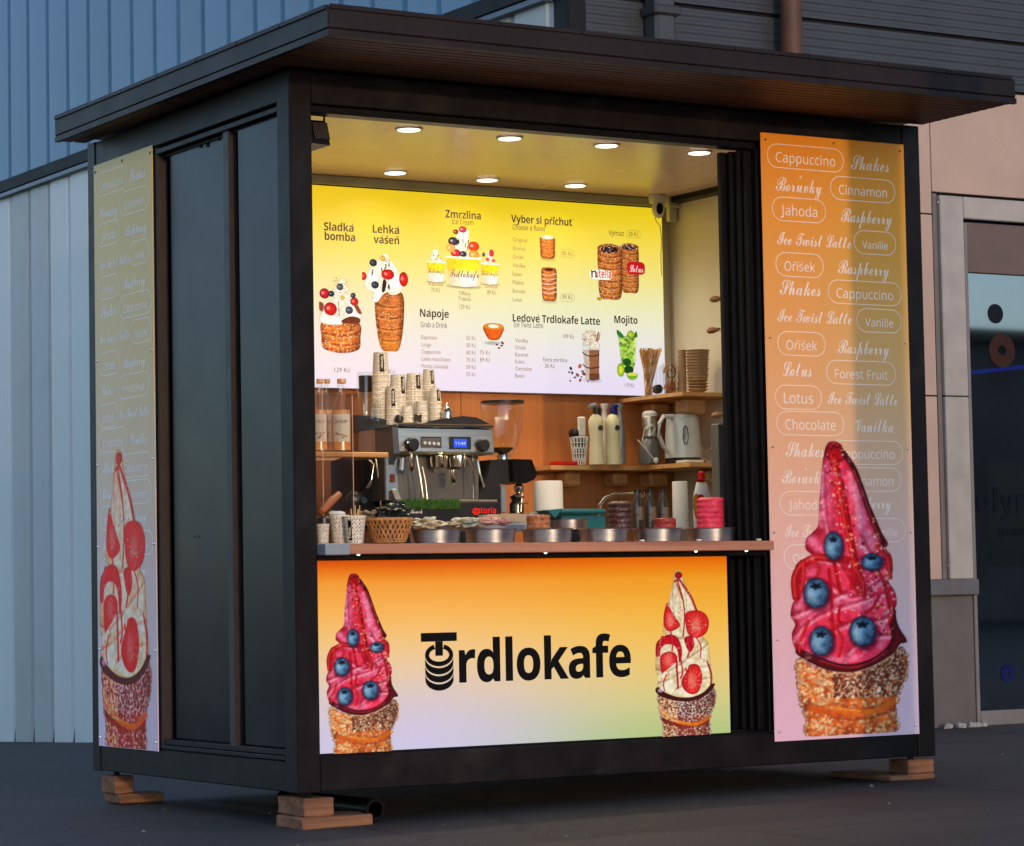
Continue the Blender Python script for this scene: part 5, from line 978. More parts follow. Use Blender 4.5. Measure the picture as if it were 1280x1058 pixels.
# ---- coffee grinder
gd = thing('coffee_grinder', 'black coffee grinder with a clear bean hopper right of the espresso machine', 'coffee grinder', (P(632, 640, 1.15).x, 1.15, .96)); yg = 1.15
plathe(628, [(10, 572), (18, 560), (25, 540), (27, 506), (26.5, 505)], yg, cap=False).done('hopper', M['glass'], gd); plathe(628, [(27, 505), (27.5, 501.5), (20, 500.5)], yg).done('hopper_lid', M['plastic'], gd); plathe(629, [(8, 577), (8, 570), (6, 566)], yg).done('hopper_collar', M['chrome'], gd); plathe(627, [(9, 566), (14, 562), (15, 560)], yg).done('coffee_beans', mat('roasted_beans', (.05, .022, .01), .5, var=.5, scale=90, bump=.6), gd)
yb = yg-.10; Q = lambda px, py: (P(px, py, yb).x, P(px, py, yb).z)
B().prism([Q(613, 575), Q(635, 574), Q(637, 604), Q(625, 606), Q(626, 655), Q(604, 655), Q(606, 620)], yb, yb+.22).done('body', M['plastic'], gd); B().prism([Q(635.5, 574.5), Q(660, 575), Q(667, 594), Q(663, 600), Q(652, 605), Q(637.5, 603)], yb-.03, yb+.12).done('dosing_head', M['black'], gd)
b = B(); b.pbox(626.5, 607, 633.5, 641, yb+.01, .05, .003); b.done('side_strip', M['greymetal'], gd)
b = plathe(649, [(3, 618), (6, 614), (6.5, 608), (3, 605)], yb); b.done('doser_spout', M['chrome'], gd); b = plathe(646, [(9, 642), (9, 630), (6, 626), (9, 621), (4, 618)], yb+.03); b.done('doser', mat('dark_chrome', (.12, .11, .10), .2, metal=.9), gd); b = B(); b.tube([P(640, 619, yb-.02), P(655, 622, yb-.02)], .004, 6); b.tube([P(653, 612, yb-.01), P(651, 640, yb-.01)], .003, 6); b.tube([P(645, 630, yb-.02), P(660, 629, yb-.02)], .003, 6); b.done('fork', M['chrome'], gd)
# ---- left shelf and syrup bottles behind a clear screen
ls = thing('left_shelf', 'short wooden shelf with syrup bottles at the left end of the kiosk', 'shelf', (P(420, 568, 1.0).x, .95, Z(420, 568, .95)))
zsh = Z(430, 565, .85); B().box(.067, .85, zsh-.020, X(486, .85, 568), 1.10, zsh, .003).done('plank', M['shelfwood'], ls); b = B(); b.prism([(X(395, .87, 570), zsh-.021), (X(428, .87, 570), zsh-.021), (X(418, .87, 570), zsh-.032), (X(395, .87, 570), zsh-.034)], .87, 1.0); b.done('bracket', M['shelfwood'], ls)
def bottle(cx, hw, label, y=.93, pb=564, pt=474, liquid=513, tint='syrup'):
    t = thing('syrup_bottle', label, 'bottle', P(cx, pb, y), 'syrup bottles on the left shelf')
    plathe(cx, [(hw, pb), (hw, 522), (hw*.9, 512), (hw*.42, 497), (hw*.36, 481), (hw*.42, pt+5)], y, cap=False).done('glass_body', M['glass'], t)
    plathe(cx, [(hw*.93, pb-1), (hw*.93, 523), (hw*.85, liquid)], y).done('syrup', M['syrup'], t)
    plathe(cx, [(hw*.42, pt+5.5), (hw*.46, pt+5), (hw*.46, pt)], y).done('cap', mat('cap_orange', (.62, .32, .16), .4), t)
    s = mpp(P(cx, 540, y)); b = B(); G = []
    for k in range(9):
        a = -math.pi/2-.5+(-.95+1.9*k/8); G.append([b.b.verts.new((P(cx, 540, y).x+(hw+.2)*s*math.cos(a), y+(hw+.2)*s*math.sin(a), Z(cx, pz, y))) for pz in (553, 518.5)])
    for k in range(8): b.b.faces.new((G[k][0], G[k+1][0], G[k+1][1], G[k][1]))
    lb = b.done('label_paper', M['offwhite'], t, normals=False)
    a = -math.pi/2-.5; rad = Vector((math.cos(a), math.sin(a), 0)); tg = Vector((-math.sin(a), math.cos(a), 0)); c = Vector((P(cx, 540, y).x, y, 0))+rad*((hw+.9)*s)
    b = B(); write(b, 'SYRUP', c+EZ*Z(cx, 530, y)-tg*(hw*.6*s), tg, EZ, width=hw*1.2*s, height=.017); 
    for k in range(7): q = c+tg*((rng.rand()-.5)*hw*s)+EZ*(Z(cx, 545, y)+.02*(rng.rand()-.5)); b.blob(q, (.005, .0006, .003), .2, 1)
    b.done('label_print', flat('brown_label_print', (150, 96, 66)), lb, smooth=False, normals=False)
bottle(400, 10, 'amber syrup bottle at the left edge, cut off by the corner post', y=.95); bottle(427, 12.5, 'amber syrup bottle with a cream label, nearest the coffee machine', y=.93, pt=474); bottle(409, 8, 'slim amber syrup bottle standing behind the other two on the left shelf', y=1.06)
sg = thing('clear_screen', 'clear acrylic screen standing on the counter in front of the syrup bottles', 'screen', (P(420, 650, .45).x, .45, 1.0)); y = .45
B().box(X(392, y, 560), y, 1.001, X(441, y, 560), y+.005, Z(441, 494, y), .001).done('acrylic_sheet', M['acrylic'], sg, smooth=False)
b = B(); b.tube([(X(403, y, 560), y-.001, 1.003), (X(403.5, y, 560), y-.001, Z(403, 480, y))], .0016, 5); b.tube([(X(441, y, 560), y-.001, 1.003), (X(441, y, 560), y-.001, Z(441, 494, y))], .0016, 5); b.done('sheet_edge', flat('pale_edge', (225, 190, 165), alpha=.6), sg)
# ---- right corner shelves
def shelf(name, label, pts, zt, th, br):
    t = thing(name, label, 'shelf', (pts[0][0], pts[0][1], zt-th)); B().prism(pts, zt-th, zt, 'xy').done('plank', M['shelfwood'], t)
    for x0, x1, y0, z0 in br: b = B(); b.box(x0, y0, z0, x1, y0+.09 if y0 < 1.6 else 1.698, zt-th-.001, .012); b.done('bracket', M['shelfwood'], t)
    return t
xw = W-.046
yf = 1.45; zs = Z(800, 582, yf); a = X(690, yf+.05, 585); s1 = shelf('lower_shelf', 'long wooden shelf with a kettle and milk cartons below the menu board', [(a, yf+.06), (X(800, yf+.06, 585), yf+.06), (X(852, 1.22, 578), 1.16), (xw, 1.16), (xw, 1.698), (a, 1.698)], zs, .018,
   [(X(708, 1.6, 600), X(728, 1.6, 600), 1.60, Z(718, 608, 1.6)), (X(768, 1.6, 600), X(787, 1.6, 600), 1.60, Z(778, 607, 1.6)), (X(813, 1.6, 600), X(836, 1.6, 600), 1.60, Z(825, 608, 1.6)), (xw-.10, xw, 1.30, Z(870, 604, 1.3))])
zu = Z(835, 495, yf); a2 = X(804, 1.50, 500); s2 = shelf('upper_shelf', 'small wooden corner shelf holding kraft cups and skewers right of the menu board', [(a2, 1.50), (X(850, 1.24, 492), 1.22), (xw, 1.22), (xw, 1.698), (a2, 1.698)], zu, .016,
   [(X(822, 1.56, 505), X(845, 1.56, 505), 1.60, Z(832, 520, 1.56)), (X(857, 1.30, 505), X(884, 1.30, 505), 1.30, Z(870, 517, 1.3))])
# skewers in a glass
sk = thing('skewer_bundle', 'bundle of pale wooden skewers fanned out at the left of the upper shelf', 'skewers', P(812, 495, 1.5)); b = B(); r = random.Random(5)
for k in range(46):
    q0 = P(806+r.uniform(0, 9), 497, 1.52+r.uniform(-.01, .02)); q0.z = zu+.003; q1 = P(799+k*.63+r.uniform(-.4, .4), 435+r.uniform(0, 3), 1.54+r.uniform(-.03, .03)); b.tube([q0, q1], .0022, 4)
b.done('sticks', M['shelfwood'], sk, kind='stuff')
plathe(823, [(9, 494), (10, 480), (11, 457)], 1.46, cap=False).done('clear_tumbler', M['glass'], label='clear plastic tumbler with dark lids inside on the upper shelf', cat='tumbler'); b = B(); b.blob(P(822, 487, 1.46), (.022, .022, .020), .2, 2); b.done('crumpled_black_covers', M['plastic'], label='crumpled black lids inside the clear tumbler on the upper shelf', cat='lids')
cr = thing('caramel_cup', 'clear cup with swirls of caramel on the upper shelf beside the tumbler', 'cup', P(838, 492, 1.42)); plathe(838, [(8, 492), (9, 470), (9.5, 454)], 1.42, cap=False).done('clear_body', M['glass'], cr)
b = B(); 
pts = [P(838+ (2+k*.30)*math.cos(k*.45), 466-(2+k*.45)*math.sin(k*.45), 1.40) for k in range(22)]; b.tube(pts, .005, 6); b.tube([P(830+k*2.2, 486-5*math.sin(k*.9), 1.40) for k in range(8)], .005, 6); b.blob(P(838, 484, 1.42), (.022, .02, .028), .25, 2); b.done('caramel_swirl', mat('caramel', (.34, .13, .05), .3, var=.3, scale=30), cr)
for k in range(8):
    w_ = 5.2-.1*k; b = plathe(852.5, [(w_, 491-k*6.6), (w_+.8, 490-k*6.6-4.5), (w_+1.0, 490-k*6.6-6)], 1.40, seg=14); b.done('kraft_cup_sleeve', M['kraft'], label='brown kraft cup sleeve, '+ORD[7-k]+' of the slim column between caramel cup and trays', cat='cup sleeve', group='kraft cup sleeves')
for k in range(14):
    w_ = 12.5+.12*k; pb = 490-k*3.75; b = plathe(872+(rng.rand()-.5)*.8, [(w_-3.6+.18*k if k < 4 else w_-.8, pb), (w_-.2, pb-2.4), (w_+1.3, pb-2.9), (w_+.2, pb-3.5)], 1.34, seg=22); b.done('kraft_bowl', M['kraft'], label='brown kraft paper bowl, '+ORD[13-k]+' of the nested stack on the upper shelf', cat='paper bowl', group='nested kraft bowls')
# lower shelf things
b = B(); 
wc = thing('wire_basket', 'white lattice pot with utensils at the left end of the lower shelf', 'pot', P(724, 581, 1.56)); yk = 1.56; s = mpp(P(724, 560, yk)); cxk = P(724, 560, yk).x
for k in range(16):
    a0 = 2*math.pi*k/16
    for sgn in (1, -1): b.tube([(cxk+(7.5+4*t)*s*math.cos(a0+sgn*t*.5), yk+(7.5+4*t)*s*math.sin(a0+sgn*t*.5), Z(724, 581-34*t, yk)) for t in (0, .5, 1)], .0022, 4)
for t in (0, .2, .4, .6, .8, 1): b.tube([(cxk+(7.5+4*t)*s*math.cos(q*math.pi/10), yk+(7.5+4*t)*s*math.sin(q*math.pi/10), Z(724, 581-34*t, yk)) for q in range(20)], .0022, 4, closed=True)
b.done('lattice', M['white'], wc); plathe(724, [(6.8, 581), (10, 548)], yk, cap=False).done('liner', M['plastic'], wc)
b = B().pbox(723, 521, 733, 546, yk, .012, .006); b.done('pale_scoop', M['offwhite'], label='pale flat scoop standing in the white lattice pot', cat='scoop'); b = B(); b.blob(P(717, 542, yk), (.022, .02, .018), .3, 2); b.done('dark_sponge', M['plastic'], label='dark crumpled cloth sticking out of the white lattice pot', cat='cloth')
B().pbox(699, 576.5, 723, 581.5, 1.54, .08, .003).done('red_box', flat('red_card', (176, 34, 22)), label='small flat red box lying at the left end of the lower shelf', cat='box')
def carton(cx, label, capm, lean):
    t = thing('whipping_cream_bottle', label, 'bottle', P(cx, 582, 1.50)); y = 1.50
    plathe(cx, [(9.8, 581), (9.3, 562), (8.2, 548), (9.8, 534), (9.9, 526), (6, 520), (3.4, 518)], y).done('body', M['cartonm'], t)
    for z in range(5): b = plathe(cx, [(9.5-.15*z, 576-z*4), (9.9-.15*z, 575-z*4), (9.5-.15*z, 574-z*4)], y, cap=False); b.done('rib', M['cartonm'], t)
    plathe(cx, [(4.8, 519), (5, 511), (3.5, 508)], y).done('pump_collar', capm, t); q = P(cx, 508, y)
    b = B(); b.tube([P(cx, 512, y), P(cx+lean*.3, 507, y), P(cx+lean, 508, y-.03)], [.011, .012, .008], 8); b.done('nozzle', capm if lean > 0 else M['greymetal'], t)
    q = P(cx+2.5, 535.5, y-.03); b = B(); b.lathe(0, 0, [(3.4*mpp(q), 0), (3.4*mpp(q), .001)], 18, M=Matrix.Translation(P(cx+2, 535.5, y)+Vector((-.012, -.0345, 0))) @ Matrix.Rotation(-.35, 4, 'Z') @ Matrix.Rotation(math.pi/2, 4, 'X')); b.done('round_emblem', M['plastic'], t)
M['cartonm'] = mat('cream_bottle', (.62, .58, .36), .4, var=.04, bump=.01)
carton(746, 'cream coloured pump bottle with a grey nozzle, left one of the pair', M['plastic'], -9); carton(767, 'cream coloured pump bottle with a dark blue nozzle, right one of the pair', flat('navy_cap', (30, 32, 100)), 4)
for i, (cx, l) in enumerate([(757, 'pale spray bottle half hidden behind the pair of cream bottles'), (776, 'pale blue bottle standing behind the right cream bottle')]):
    b = plathe(cx, [(6, 580), (6, 540), (4, 525), (3, 512), (5, 508), (5, 505)], 1.60); b.done('spray_bottle', [M['offwhite'], M['greymetal']][i], label=l, cat='bottle')
# grinder / frother with its cord
bl = thing('blender', 'small grey and steel blender with a white cord left of the kettle', 'blender', P(812, 580, 1.46)); y = 1.46
plathe(812, [(13.5, 580), (14, 570), (13, 556), (9, 549), (10, 546)], y).done('base', mat('smoke_grey', (.10, .095, .09), .3), bl); plathe(812, [(9.5, 546), (9, 538), (10, 522), (9.5, 521)], y).done('jar', M['steel'], bl); plathe(812, [(9.5, 521), (9.5, 517), (6, 514), (2, 513.5)], y).done('cap', M['white'], bl)
b = B(); b.tube([P(815, 530, 1.43), P(806, 536, 1.42), P(803, 550, 1.40), P(810, 565, 1.40), P(818, 575, 1.40), P(820, 578, 1.40)], .0028, 6); b.tube([P(797, 550, 1.42), P(806, 560, 1.40), P(814, 570, 1.40)], .0028, 6); b.tube([P(806, 538, 1.42), P(815, 532, 1.42), P(820, 535, 1.42), P(814, 544, 1.42)], .0028, 6); b.done('cord', M['white'], bl); b = B(); b.blob(P(820, 576, 1.40), (.012, .010, .014), .1, 2); b.done('plug', M['white'], bl)
kt = thing('electric_kettle', 'light grey electric kettle on the lower shelf under the upper shelf', 'kettle', P(853, 578, 1.36)); y = 1.36
ktm = mat('pale_grey_plastic', (.46, .50, .50), .28, var=.03, bump=.01, coat=.2)
plathe(854, [(23, 573), (23, 571), (22, 545), (20, 522), (17, 519), (3, 517)], y, seg=32).done('body', ktm, kt); plathe(854, [(22, 578), (23, 574)], y).done('base', M['plastic'], kt)
b = B(); b.tube([P(842, 521, y-.02), P(829, 521, y-.03), P(824, 530, y-.03), P(824, 545, y-.03), P(829, 558, y-.03), P(836, 566, y-.02)], [.012, .010, .009, .009, .009, .009], 8); b.done('handle', ktm, kt)
def ovalring(b, px, py, w, h, y, t, n=24): b.tube([P(px, py, y)+Vector((w*mpp(P(px, py, y))*math.cos(2*math.pi*k/n), 0, h*mpp(P(px, py, y))*math.sin(2*math.pi*k/n))) for k in range(n)], t, 5, closed=True)
b = B(); ovalring(b, 857, 544, 3.8, 11.5, y-.072, .0022); b.done('gauge_ring', M['plastic'], kt); b = B(); q = P(857, 544, y-.066); b.blob(q, (.010, .004, .032), 0, 2); b.done('water_gauge', M['greymetal'], kt)
b = B(); b.tube([P(873, 552, y), P(878, 560, y), P(874, 572, y-.02), P(880, 580, y-.05), P(896, 588, y-.06), P(892, 582, y-.04), P(880, 574, y-.02), P(868, 575, y)], .003, 6); b.done('power_cord', M['white'], kt)
B().pbox(858, 575, 880, 578.5, 1.22, .08, .002).done('extension_socket', M['white'], label='flat white extension socket beside the kettle at the shelf front', cat='socket')
# wall handles (roasting spits hung on the right wall)
hm = mat('turned_handle_wood', (.26, .12, .05), .4, var=.2, scale=20)
for i, (px, py, l) in enumerate([(888, 375, 'topmost wooden spit handle on the right inner wall'), (884, 414, 'second wooden spit handle from the top, just above the shelf'), (890, 456, 'third wooden spit handle from the top beside the kraft bowls'), (890, 520, 'wooden spit handle right of the kettle top'), (889, 562, 'wooden spit handle right of the kettle base'), (890, 601, 'lowest wooden spit handle, above the soap bottle')]):
    if i == 2: continue
    q = P(px, py, .95); t = thing('spit_handle', l, 'handle', q, 'wooden spit handles on the right wall'); d = Vector((.9, -.35, .12)).normalized(); s = mpp(q)
    b = B(); b.tube([q-d*.002, q+d*.008, q+d*.026, q+d*.038, q+d*.046], [.006, .013, .014, .010, .008], 10); b.done('grip', hm, t); b = B(); b.tube([q+d*.0465, q+d*.055], [.010, .008], 10); b.done('ferrule', M['chrome'], t); b = B(); b.tube([q+d*.055, q+d*.13], .0025, 6); b.done('rod', M['steel'], t)
# wooden board under the lower things: perforated grey rack at the right
rk = thing('perforated_rack', 'grey perforated metal rack edge beside the window track at the right', 'rack', P(907, 660, .35)); y = .35
B().pbox(899, 530, 914, 668, y, .05, .003).done('rack_plate', mat('olive_grey_metal', (.13, .13, .10), .5), rk); b = B()
for py in (552, 585, 615, 648): b.lathe(0, 0, [(.005, 0), (.005, .003)], 10, M=Matrix.Translation(P(909, py, y-.001)) @ Matrix.Rotation(math.pi/2, 4, 'X'))
b.done('rivets', M['chrome'], rk)
# ---- back worktop things
plathe(686, [(18.5, 645), (18, 603), (17, 601.5), (5, 601)], .95).done('paper_roll', M['offwhite'], label='fat white paper towel roll standing behind the teal box', cat='paper roll')
tb_ = thing('teal_box', 'teal plastic box with a lid on the back worktop behind the pans', 'box', P(724, 660, .75)); y = .75
B().pbox(703, 645, 758, 664, y, .14, .006).done('tub', mat('teal_plastic', (.015, .14, .16), .35), tb_); b = B(); b.pbox(700, 636, 759, 643, y-.008, .156, .008); b.done('lid', mat('teal_lid', (.012, .12, .14), .3), tb_); b = B(); b.prism([Q2 for Q2 in [(P(683, 638, y).x, P(683, 638, y).z), (P(701, 636, y).x, P(701, 636, y).z), (P(692, 648, y).x, P(692, 648, y).z)]], y-.012, y+.08); b.done('lid_corner', mat('teal_flap', (.02, .16, .17), .3), tb_)
fc = thing('water_tap', 'curved chrome water tap behind the pastries on the back worktop', 'tap', P(752, 640, 1.2)); b = B(); y = 1.2; b.tube([P(749, 650, y), P(750, 632, y), P(756, 623, y), P(768, 618, y), P(785, 617, y), P(799, 617, y), P(801, 622, y)], [.009, .008, .007, .006, .006, .007, .007], 8); b.done('spout_tube', M['chrome'], fc); b = B(); b.tube([P(806, 612, y), P(807, 628, y)], .006, 6); b.done('lever', M['chrome'], fc)
for i, (cx, l) in enumerate([(797, 'dark spice bottle with a beige label, left of the three'), (813, 'dark spice bottle with a beige label, middle of the three'), (829, 'dark spice bottle with a beige label, right of the three')]):
    t = thing('spice_bottle', l, 'bottle', P(cx, 662, .98), 'three dark spice bottles'); y = .98
    plathe(cx, [(7.3, 662), (7.3, 634), (6.5, 626), (4.4, 622), (4.3, 616)], y).done('glass_body', mat('brown_bottle_glass', (.06, .045, .035), .12), t); plathe(cx, [(4.8, 616), (4.8, 612)], y).done('cap', M['plastic'], t); plathe(cx, [(7.45, 650), (7.45, 634)], y, cap=False).done('label_band', mat('tan_label', (.30, .21, .16), .7), t)
    tl = B(); q = P(cx-5, 645, y-.035); write(tl, 'SPICE', q, EX, EZ, width=.028, height=.012); tl.done('label_print', M['ink'], t, smooth=False, normals=False)
plathe(851, [(10, 662), (9.6, 603), (9, 602)], .85).done('white_canister', M['offwhite'], label='tall plain white roll left of the washing-up liquid', cat='roll')
ds = thing('dish_soap_bottle', 'white washing-up liquid bottle with a red cap and colourful label', 'bottle', P(877, 662, .6)); y = .6
b = plathe(878, [(12, 662), (13, 640), (12, 620), (8, 606), (5, 600)], y); bmesh.ops.scale(b.b, vec=(1, .55, 1), space=Matrix.Translation((0, -y, 0)), verts=b.b.verts); b.done('body', M['white'], ds); plathe(877, [(4.4, 599.5), (4, 591), (2, 589)], y).done('cap', flat('red_cap', (190, 22, 20)), ds)
def decal(px, py, w, h, y, m, name, parent, rot=0):
    q = P(px, py, y); s = mpp(q); b = B(); n = 18; b.b.faces.new([b.b.verts.new(q+Vector((s*(w*math.cos(2*math.pi*k/n)*math.cos(rot)-h*math.sin(2*math.pi*k/n)*math.sin(rot)), 0, s*(w*math.cos(2*math.pi*k/n)*math.sin(rot)+h*math.sin(2*math.pi*k/n)*math.cos(rot))))) for k in range(n)]); return b.done(name, m, parent, smooth=False)
yl = y-.038; decal(872, 634, 7, 17, yl, flat('label_yellow', (214, 160, 30)), 'yellow_label', ds, .1); decal(876, 626, 7, 8, yl-.001, flat('label_red', (205, 50, 20)), 'red_splash', ds); decal(873, 645, 4, 7, yl-.0012, flat('label_orange', (214, 90, 20)), 'orange_splash', ds); decal(876, 601.5, 7, 1.9, yl+.012, flat('label_red2', (190, 24, 24)), 'brand_patch', ds)
# knives and bags behind the pans
b = B()
for i, (px0, px1, py, seed) in enumerate([(520, 560, 652, 1), (566, 606, 651, 2), (443, 474, 642, 3)]): pass
def bag(px, py, rx, ry, m, label, y=.33, seed=1, name='pastry_bag', cat='paper bag'):
    q = P(px, py, y); s = mpp(q); b = B(); b.blob(q, (rx*s, .05, ry*s), .42, 4, 2.6, seed); return b.done(name, m, label=label, cat=cat)
bagm = mat('waxed_bag', (.52, .50, .36), .5, var=.2, scale=14, bump=.4, bscale=14)
bag(533, 655, 20, 7, bagm, 'crumpled greenish paper bag behind the leftmost pans', seed=2); bag(585, 654, 21, 6.5, bagm, 'folded pale paper bag behind the second pan', seed=5); bag(462, 648, 18, 8, M['kraft'], 'crumpled brown paper bag behind the wicker basket', seed=7, y=.36)
B().pbox(618, 643, 668, 655, .38, .12, .002).done('cardboard_tray', mat('pale_cardboard', (.36, .28, .18), .8), label='pale cardboard tray in the middle behind the pans', cat='tray')
B().pbox(566, 655, 662, 664, .36, .10, .002).done('glass_tray', mat('grey_blue_tray', (.22, .24, .26), .25), label='shallow grey tray behind the second and third pans', cat='tray')
# sugar pastries
def pastry3d(cx, y, pb, pt, hw, col, label, seed, n=5, name='chimney_cake', grit=700):
    p0 = P(cx, pb, y); s = mpp(p0); z0, z1 = p0.z, P(cx, pt, y).z; R = hw*s; b = B(); prof = []; k = 40
    for i in range(k+1):
        t = i/k; r = R*(1-.10*abs(math.sin(t*n*math.pi))**.5*0-.07*(1-abs(math.sin(t*n*math.pi)))); r *= 1-.25*max(0, (t-.9)/.1)**2-.18*max(0, (.06-t)/.06)**2; prof.append((r, z0+(z1-z0)*t))
    prof += [(R*.45, z1), (R*.40, z1-.03)]; b.lathe(p0.x, y, prof, 40, cap=True)
    for v in b.b.verts:
        f = mnoise.noise(v.co*60+Vector((seed, 0, 0))); v.co += Vector((v.co.x-p0.x, v.co.y-y, 0))*(.05*f); v.co.z += .0015*f
    r = random.Random(seed)
    for _ in range(grit):
        a = r.uniform(0, 6.28); t = r.random(); rr = R*(.97+.05*r.random()); c = Vector((p0.x+rr*math.cos(a), y+rr*math.sin(a), z0+(z1-z0)*t)); q = r.uniform(.0010, .0022)
        vs = [b.b.verts.new(c+Vector(d)*q) for d in ((1, 0, 0), (-.5, .87, 0), (-.5, -.87, 0), (0, 0, 1.3))]
        for f in ((0, 1, 3), (1, 2, 3), (2, 0, 3)): b.b.faces.new([vs[j] for j in f])
    return b.done(name, col, label=label, cat='pastry', smooth=False)
chm = mat('dark_chocolate_crumb', (.055, .010, .006), .3, var=.6, scale=50, bump=.5, bscale=120, spec=.8); pkm = mat('pink_glaze', (.70, .035, .085), .35, var=.25, scale=40, bump=.5, bscale=120); rdm = mat('red_brown_glaze', (.30, .03, .02), .3, var=.5, scale=60, bump=.6); cnm = mat('cinnamon_sugar', (.42, .15, .06), .6, var=.4, scale=60, bump=.6)
pastry3d(775, .17, 662, 627, 15, chm, 'tall dark chocolate chimney cake standing on the fourth pan', 3); pastry3d(888, .16, 662, 622, 17, pkm, 'tall bright pink chimney cake standing on the rightmost pan', 5, 6); pastry3d(831, .16, 662, 648, 14, rdm, 'low glossy red chimney cake on the fifth pan', 7, 2); pastry3d(673, .16, 662, 644, 14.5, cnm, 'short cinnamon chimney cake on the third pan', 9, 3)
def crumb(px, py, rx, ry, m, label, seed):
    q = P(px, py, .16); s = mpp(q); b = B(); r = random.Random(seed)
    b.blob(q, (rx*s*.9, .04, ry*s*.8), .2, 3, 3, seed)
    for _ in range(260): a, e = r.uniform(0, 6.28), r.uniform(0, 1); c = q+Vector((rx*s*math.cos(a)*e, -.04*math.sqrt(max(0, 1-e*e))*r.random(), ry*s*(abs(math.sin(a))*e))); b.blob(c, (.0035,)*3, .1, 1)
    return b.done('sugared_pastry', m, label=label, cat='pastry')
crumb(612, 651, 15, 7, mat('pink_sugar', (.62, .34, .27), .7, var=.25, scale=60, bump=.5), 'pink sugared pastry piece on the second pan', 4); crumb(626, 653, 13, 5, mat('speckled_sugar', (.40, .18, .17), .7, var=.6, scale=120, bump=.5), 'dark pink speckled pastry beside the pink sugared one', 6)
# pans
pn = [(544, 'leftmost'), (613, 'second from the left'), (688, 'third from the left'), (755, 'fourth from the left'), (822, 'second from the right'), (888, 'rightmost')]
cx0 = 688; q = P(cx0, 678, .10); s = mpp(q); zb0 = 1.0008; R = 33*s; Hh = 18*s
b = B(); pr = [(R*.86, zb0), (R*.90, zb0+.003), (R*.95, zb0+Hh-.004), (R, zb0+Hh-.002), (R*1.01, zb0+Hh), (R*.95, zb0+Hh-.001), (R*.88, zb0+.006), (.001, zb0+.005)]
b.lathe(q.x, .12, pr, 48, cap=False); b.lathe(q.x, .12, [(.001, zb0), (R*.86, zb0)], 48, cap=False)
pan = b.done('steel_pan', mat('pan_steel', (.42, .43, .46), .30, metal=1, var=.12, scale=9, bump=.05, bscale=50, stretch=(1, 1, 10)), label='round brushed steel pan on the counter, third from the left', cat='pan', group='steel pans in a row on the counter', origin=(q.x, .12, zb0))
for cx, l in pn:
    if cx == 688: continue
    dup(pan, (P(cx, 678, .12).x-pan.location.x, 0, 0), 'round brushed steel pan on the counter, '+l, rotz=cx)
c = dup(pan, (P(714, 660, .42).x-pan.location.x, .32, .055), 'smaller steel pan raised behind the third and fourth pans', scale=.80)
B().box(c.location.x-.07, .38, 1.001, c.location.x+.07, .46, 1.0555, .004).done('pan_riser', M['plastic'], label='low black riser block under the raised small pan', cat='block')
B().pbox(912, 654, 934, 657, .2, .10, .002).done('black_tray_lip', M['plastic'], label='flat black tray edge at the right end of the counter', cat='tray')
# front cups with sticks and the basket
cup_thing(404, .12, 680, 656, 6.5, 8, 'printed paper cup with a black lid, cut by the corner post', azim=-.4); plathe(404, [(9, 655), (9, 648), (7, 646)], .12).done('black_cup_lid', M['plastic'], label='black lid on the leftmost paper cup', cat='lid')
c1 = cup_thing(425, .16, 679.5, 645, 9, 12, 'printed paper cup in the shade, left one of the pair on the counter', azim=-.5); c2 = cup_thing(443.5, .10, 680, 646, 10.5, 14.2, 'printed paper cup holding wooden stirrers, right one of the pair', logo=(-.24, .18, .12, .86), azim=-.95)
st = B(); 
for k, (dx, dy) in enumerate([(-4, -10), (1, -14), (6, -14), (4, -9)]): q0, q1 = P(443+dx*.5, 668, .12), P(443+dx*1.1, 646+dy, .12); st.tube([q0, q1], .0026, 5)
st.done('wooden_stirrers', M['shelfwood'], label='few pale wooden stirrers standing in the right paper cup', cat='stirrers')
b = B(); b.blob(P(421, 643, .17), (.028, .03, .012), .3, 2, seed=3); b.done('crumpled_napkin', M['offwhite'], label='crumpled white napkin on top of the shaded paper cup', cat='napkin')
b = B(); b.tube([P(402, 640, .28), P(414, 627, .30), P(424, 618, .32)], [.011, .015, .012], 10); b.done('wooden_rolling_handle', mat('orange_varnish', (.35, .11, .03), .4), label='orange varnished wooden roller lying behind the clear screen', cat='roller')
wb = thing('wicker_basket', 'small round wicker basket with black cloth on the counter', 'basket', P(487, 679, .14)); y = .14; q = P(487, 679, y); s = mpp(q); z0, z1 = q.z, P(487, 650, y).z; bw_ = B()
def wr(t): return (19.5+9.5*t**.8)*s
n = 26
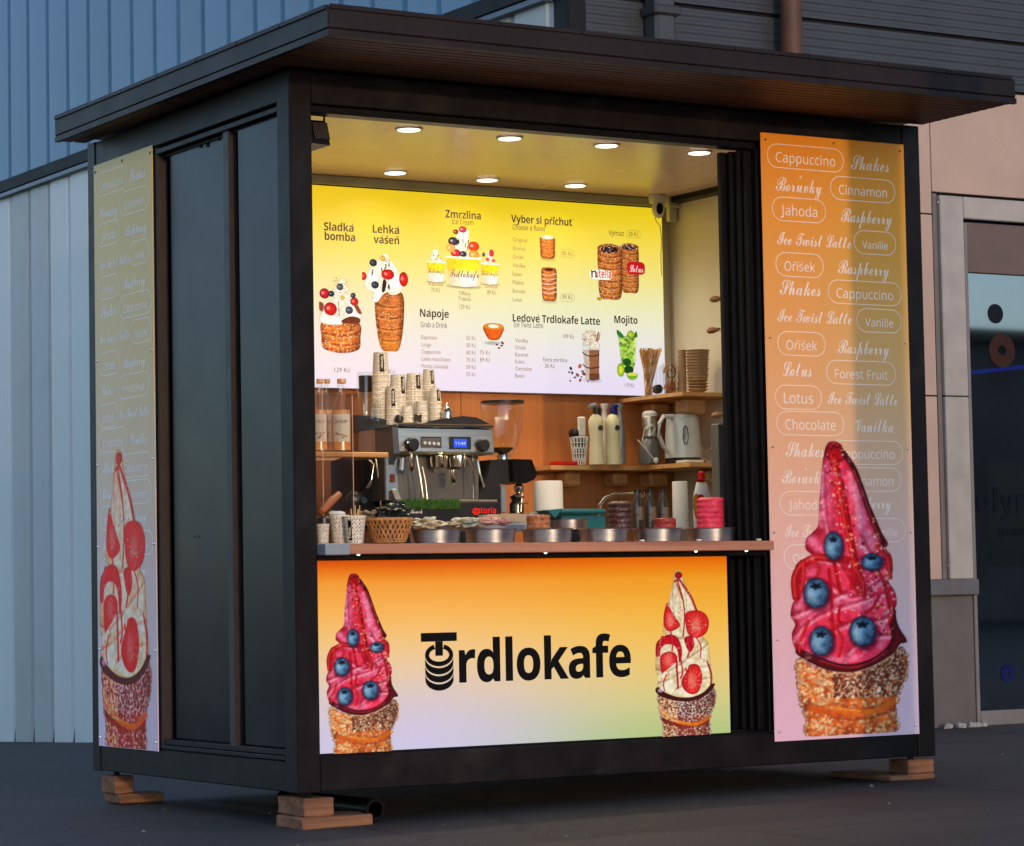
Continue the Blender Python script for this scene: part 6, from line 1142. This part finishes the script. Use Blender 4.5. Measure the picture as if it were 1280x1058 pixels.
for k in range(n):
    for sg_ in (1, -1):
        for off_ in (0, .05):
            a0 = 2*math.pi*k/n+off_; bw_.tube([(q.x+(wr(t)+.0015*sg_*(1 if i % 2 else -1))*math.cos(a0+sg_*t*.55), y+(wr(t)+.0015*sg_*(1 if i % 2 else -1))*math.sin(a0+sg_*t*.55), z0+.004+(z1-z0-.004)*t) for i, t in enumerate((0, .2, .4, .6, .8, 1))], .0019, 4)
wkm = mat('wicker', (.46, .21, .07), .5, var=.35, scale=40, bump=.2)
bw_.done('weave', wkm, wb, kind=None); b = B()
for dz, rr in ((0, 1), (.004, .99), (-.001, 1.02)): b.tube([(q.x+wr(1)*rr*math.cos(a), y+wr(1)*rr*math.sin(a), z1+dz) for a in [2*math.pi*k/36 for k in range(36)]], .003, 6, closed=True)
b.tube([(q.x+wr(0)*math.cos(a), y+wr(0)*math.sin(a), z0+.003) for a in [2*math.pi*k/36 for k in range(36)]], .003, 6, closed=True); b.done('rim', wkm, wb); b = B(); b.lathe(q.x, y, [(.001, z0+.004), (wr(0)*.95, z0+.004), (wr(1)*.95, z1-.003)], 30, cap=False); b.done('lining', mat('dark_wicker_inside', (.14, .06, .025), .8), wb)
b = B(); b.blob(P(489, 642, y), (.052, .05, .030), .28, 4, 2.6, seed=4); b.blob(P(497, 634, y+.01), (.030, .03, .020), .3, 3, 3, seed=9); b.done('black_cloth', mat('black_film', (.012, .016, .012), .25, bump=.3, bscale=20), label='crumpled shiny black bag heaped in the wicker basket', cat='bag')
b = B(); r = random.Random(12)
for k in range(160):
    x, y, q = r.uniform(.2, 1.9), r.uniform(-.05, .02), r.uniform(.0012, .003); c = Vector((x, y, 1.0005)); vs = [b.b.verts.new(c+Vector(d)*q) for d in ((1, 0, 0), (-.5, .87, 0), (-.5, -.87, 0), (0, 0, 1.1))]
    for f in ((0, 1, 3), (1, 2, 3), (2, 0, 3)): b.b.faces.new([vs[j] for j in f])
b.done('sugar_crumbs', M['kraft'], kind='stuff', label='sugar and pastry crumbs scattered along the front of the counter', smooth=False)
cl_ = thing('wiping_cloth', 'folded grey cloth lying on the back worktop between grinder and paper roll', 'cloth', P(668, 648, .9)); b = B(); b.blob(P(666, 646, .9), (.035, .04, .016), .35, 3, 3, 6); b.done('fabric', mat('grey_cloth', (.26, .25, .23), .9, bump=.4, bscale=60), cl_)
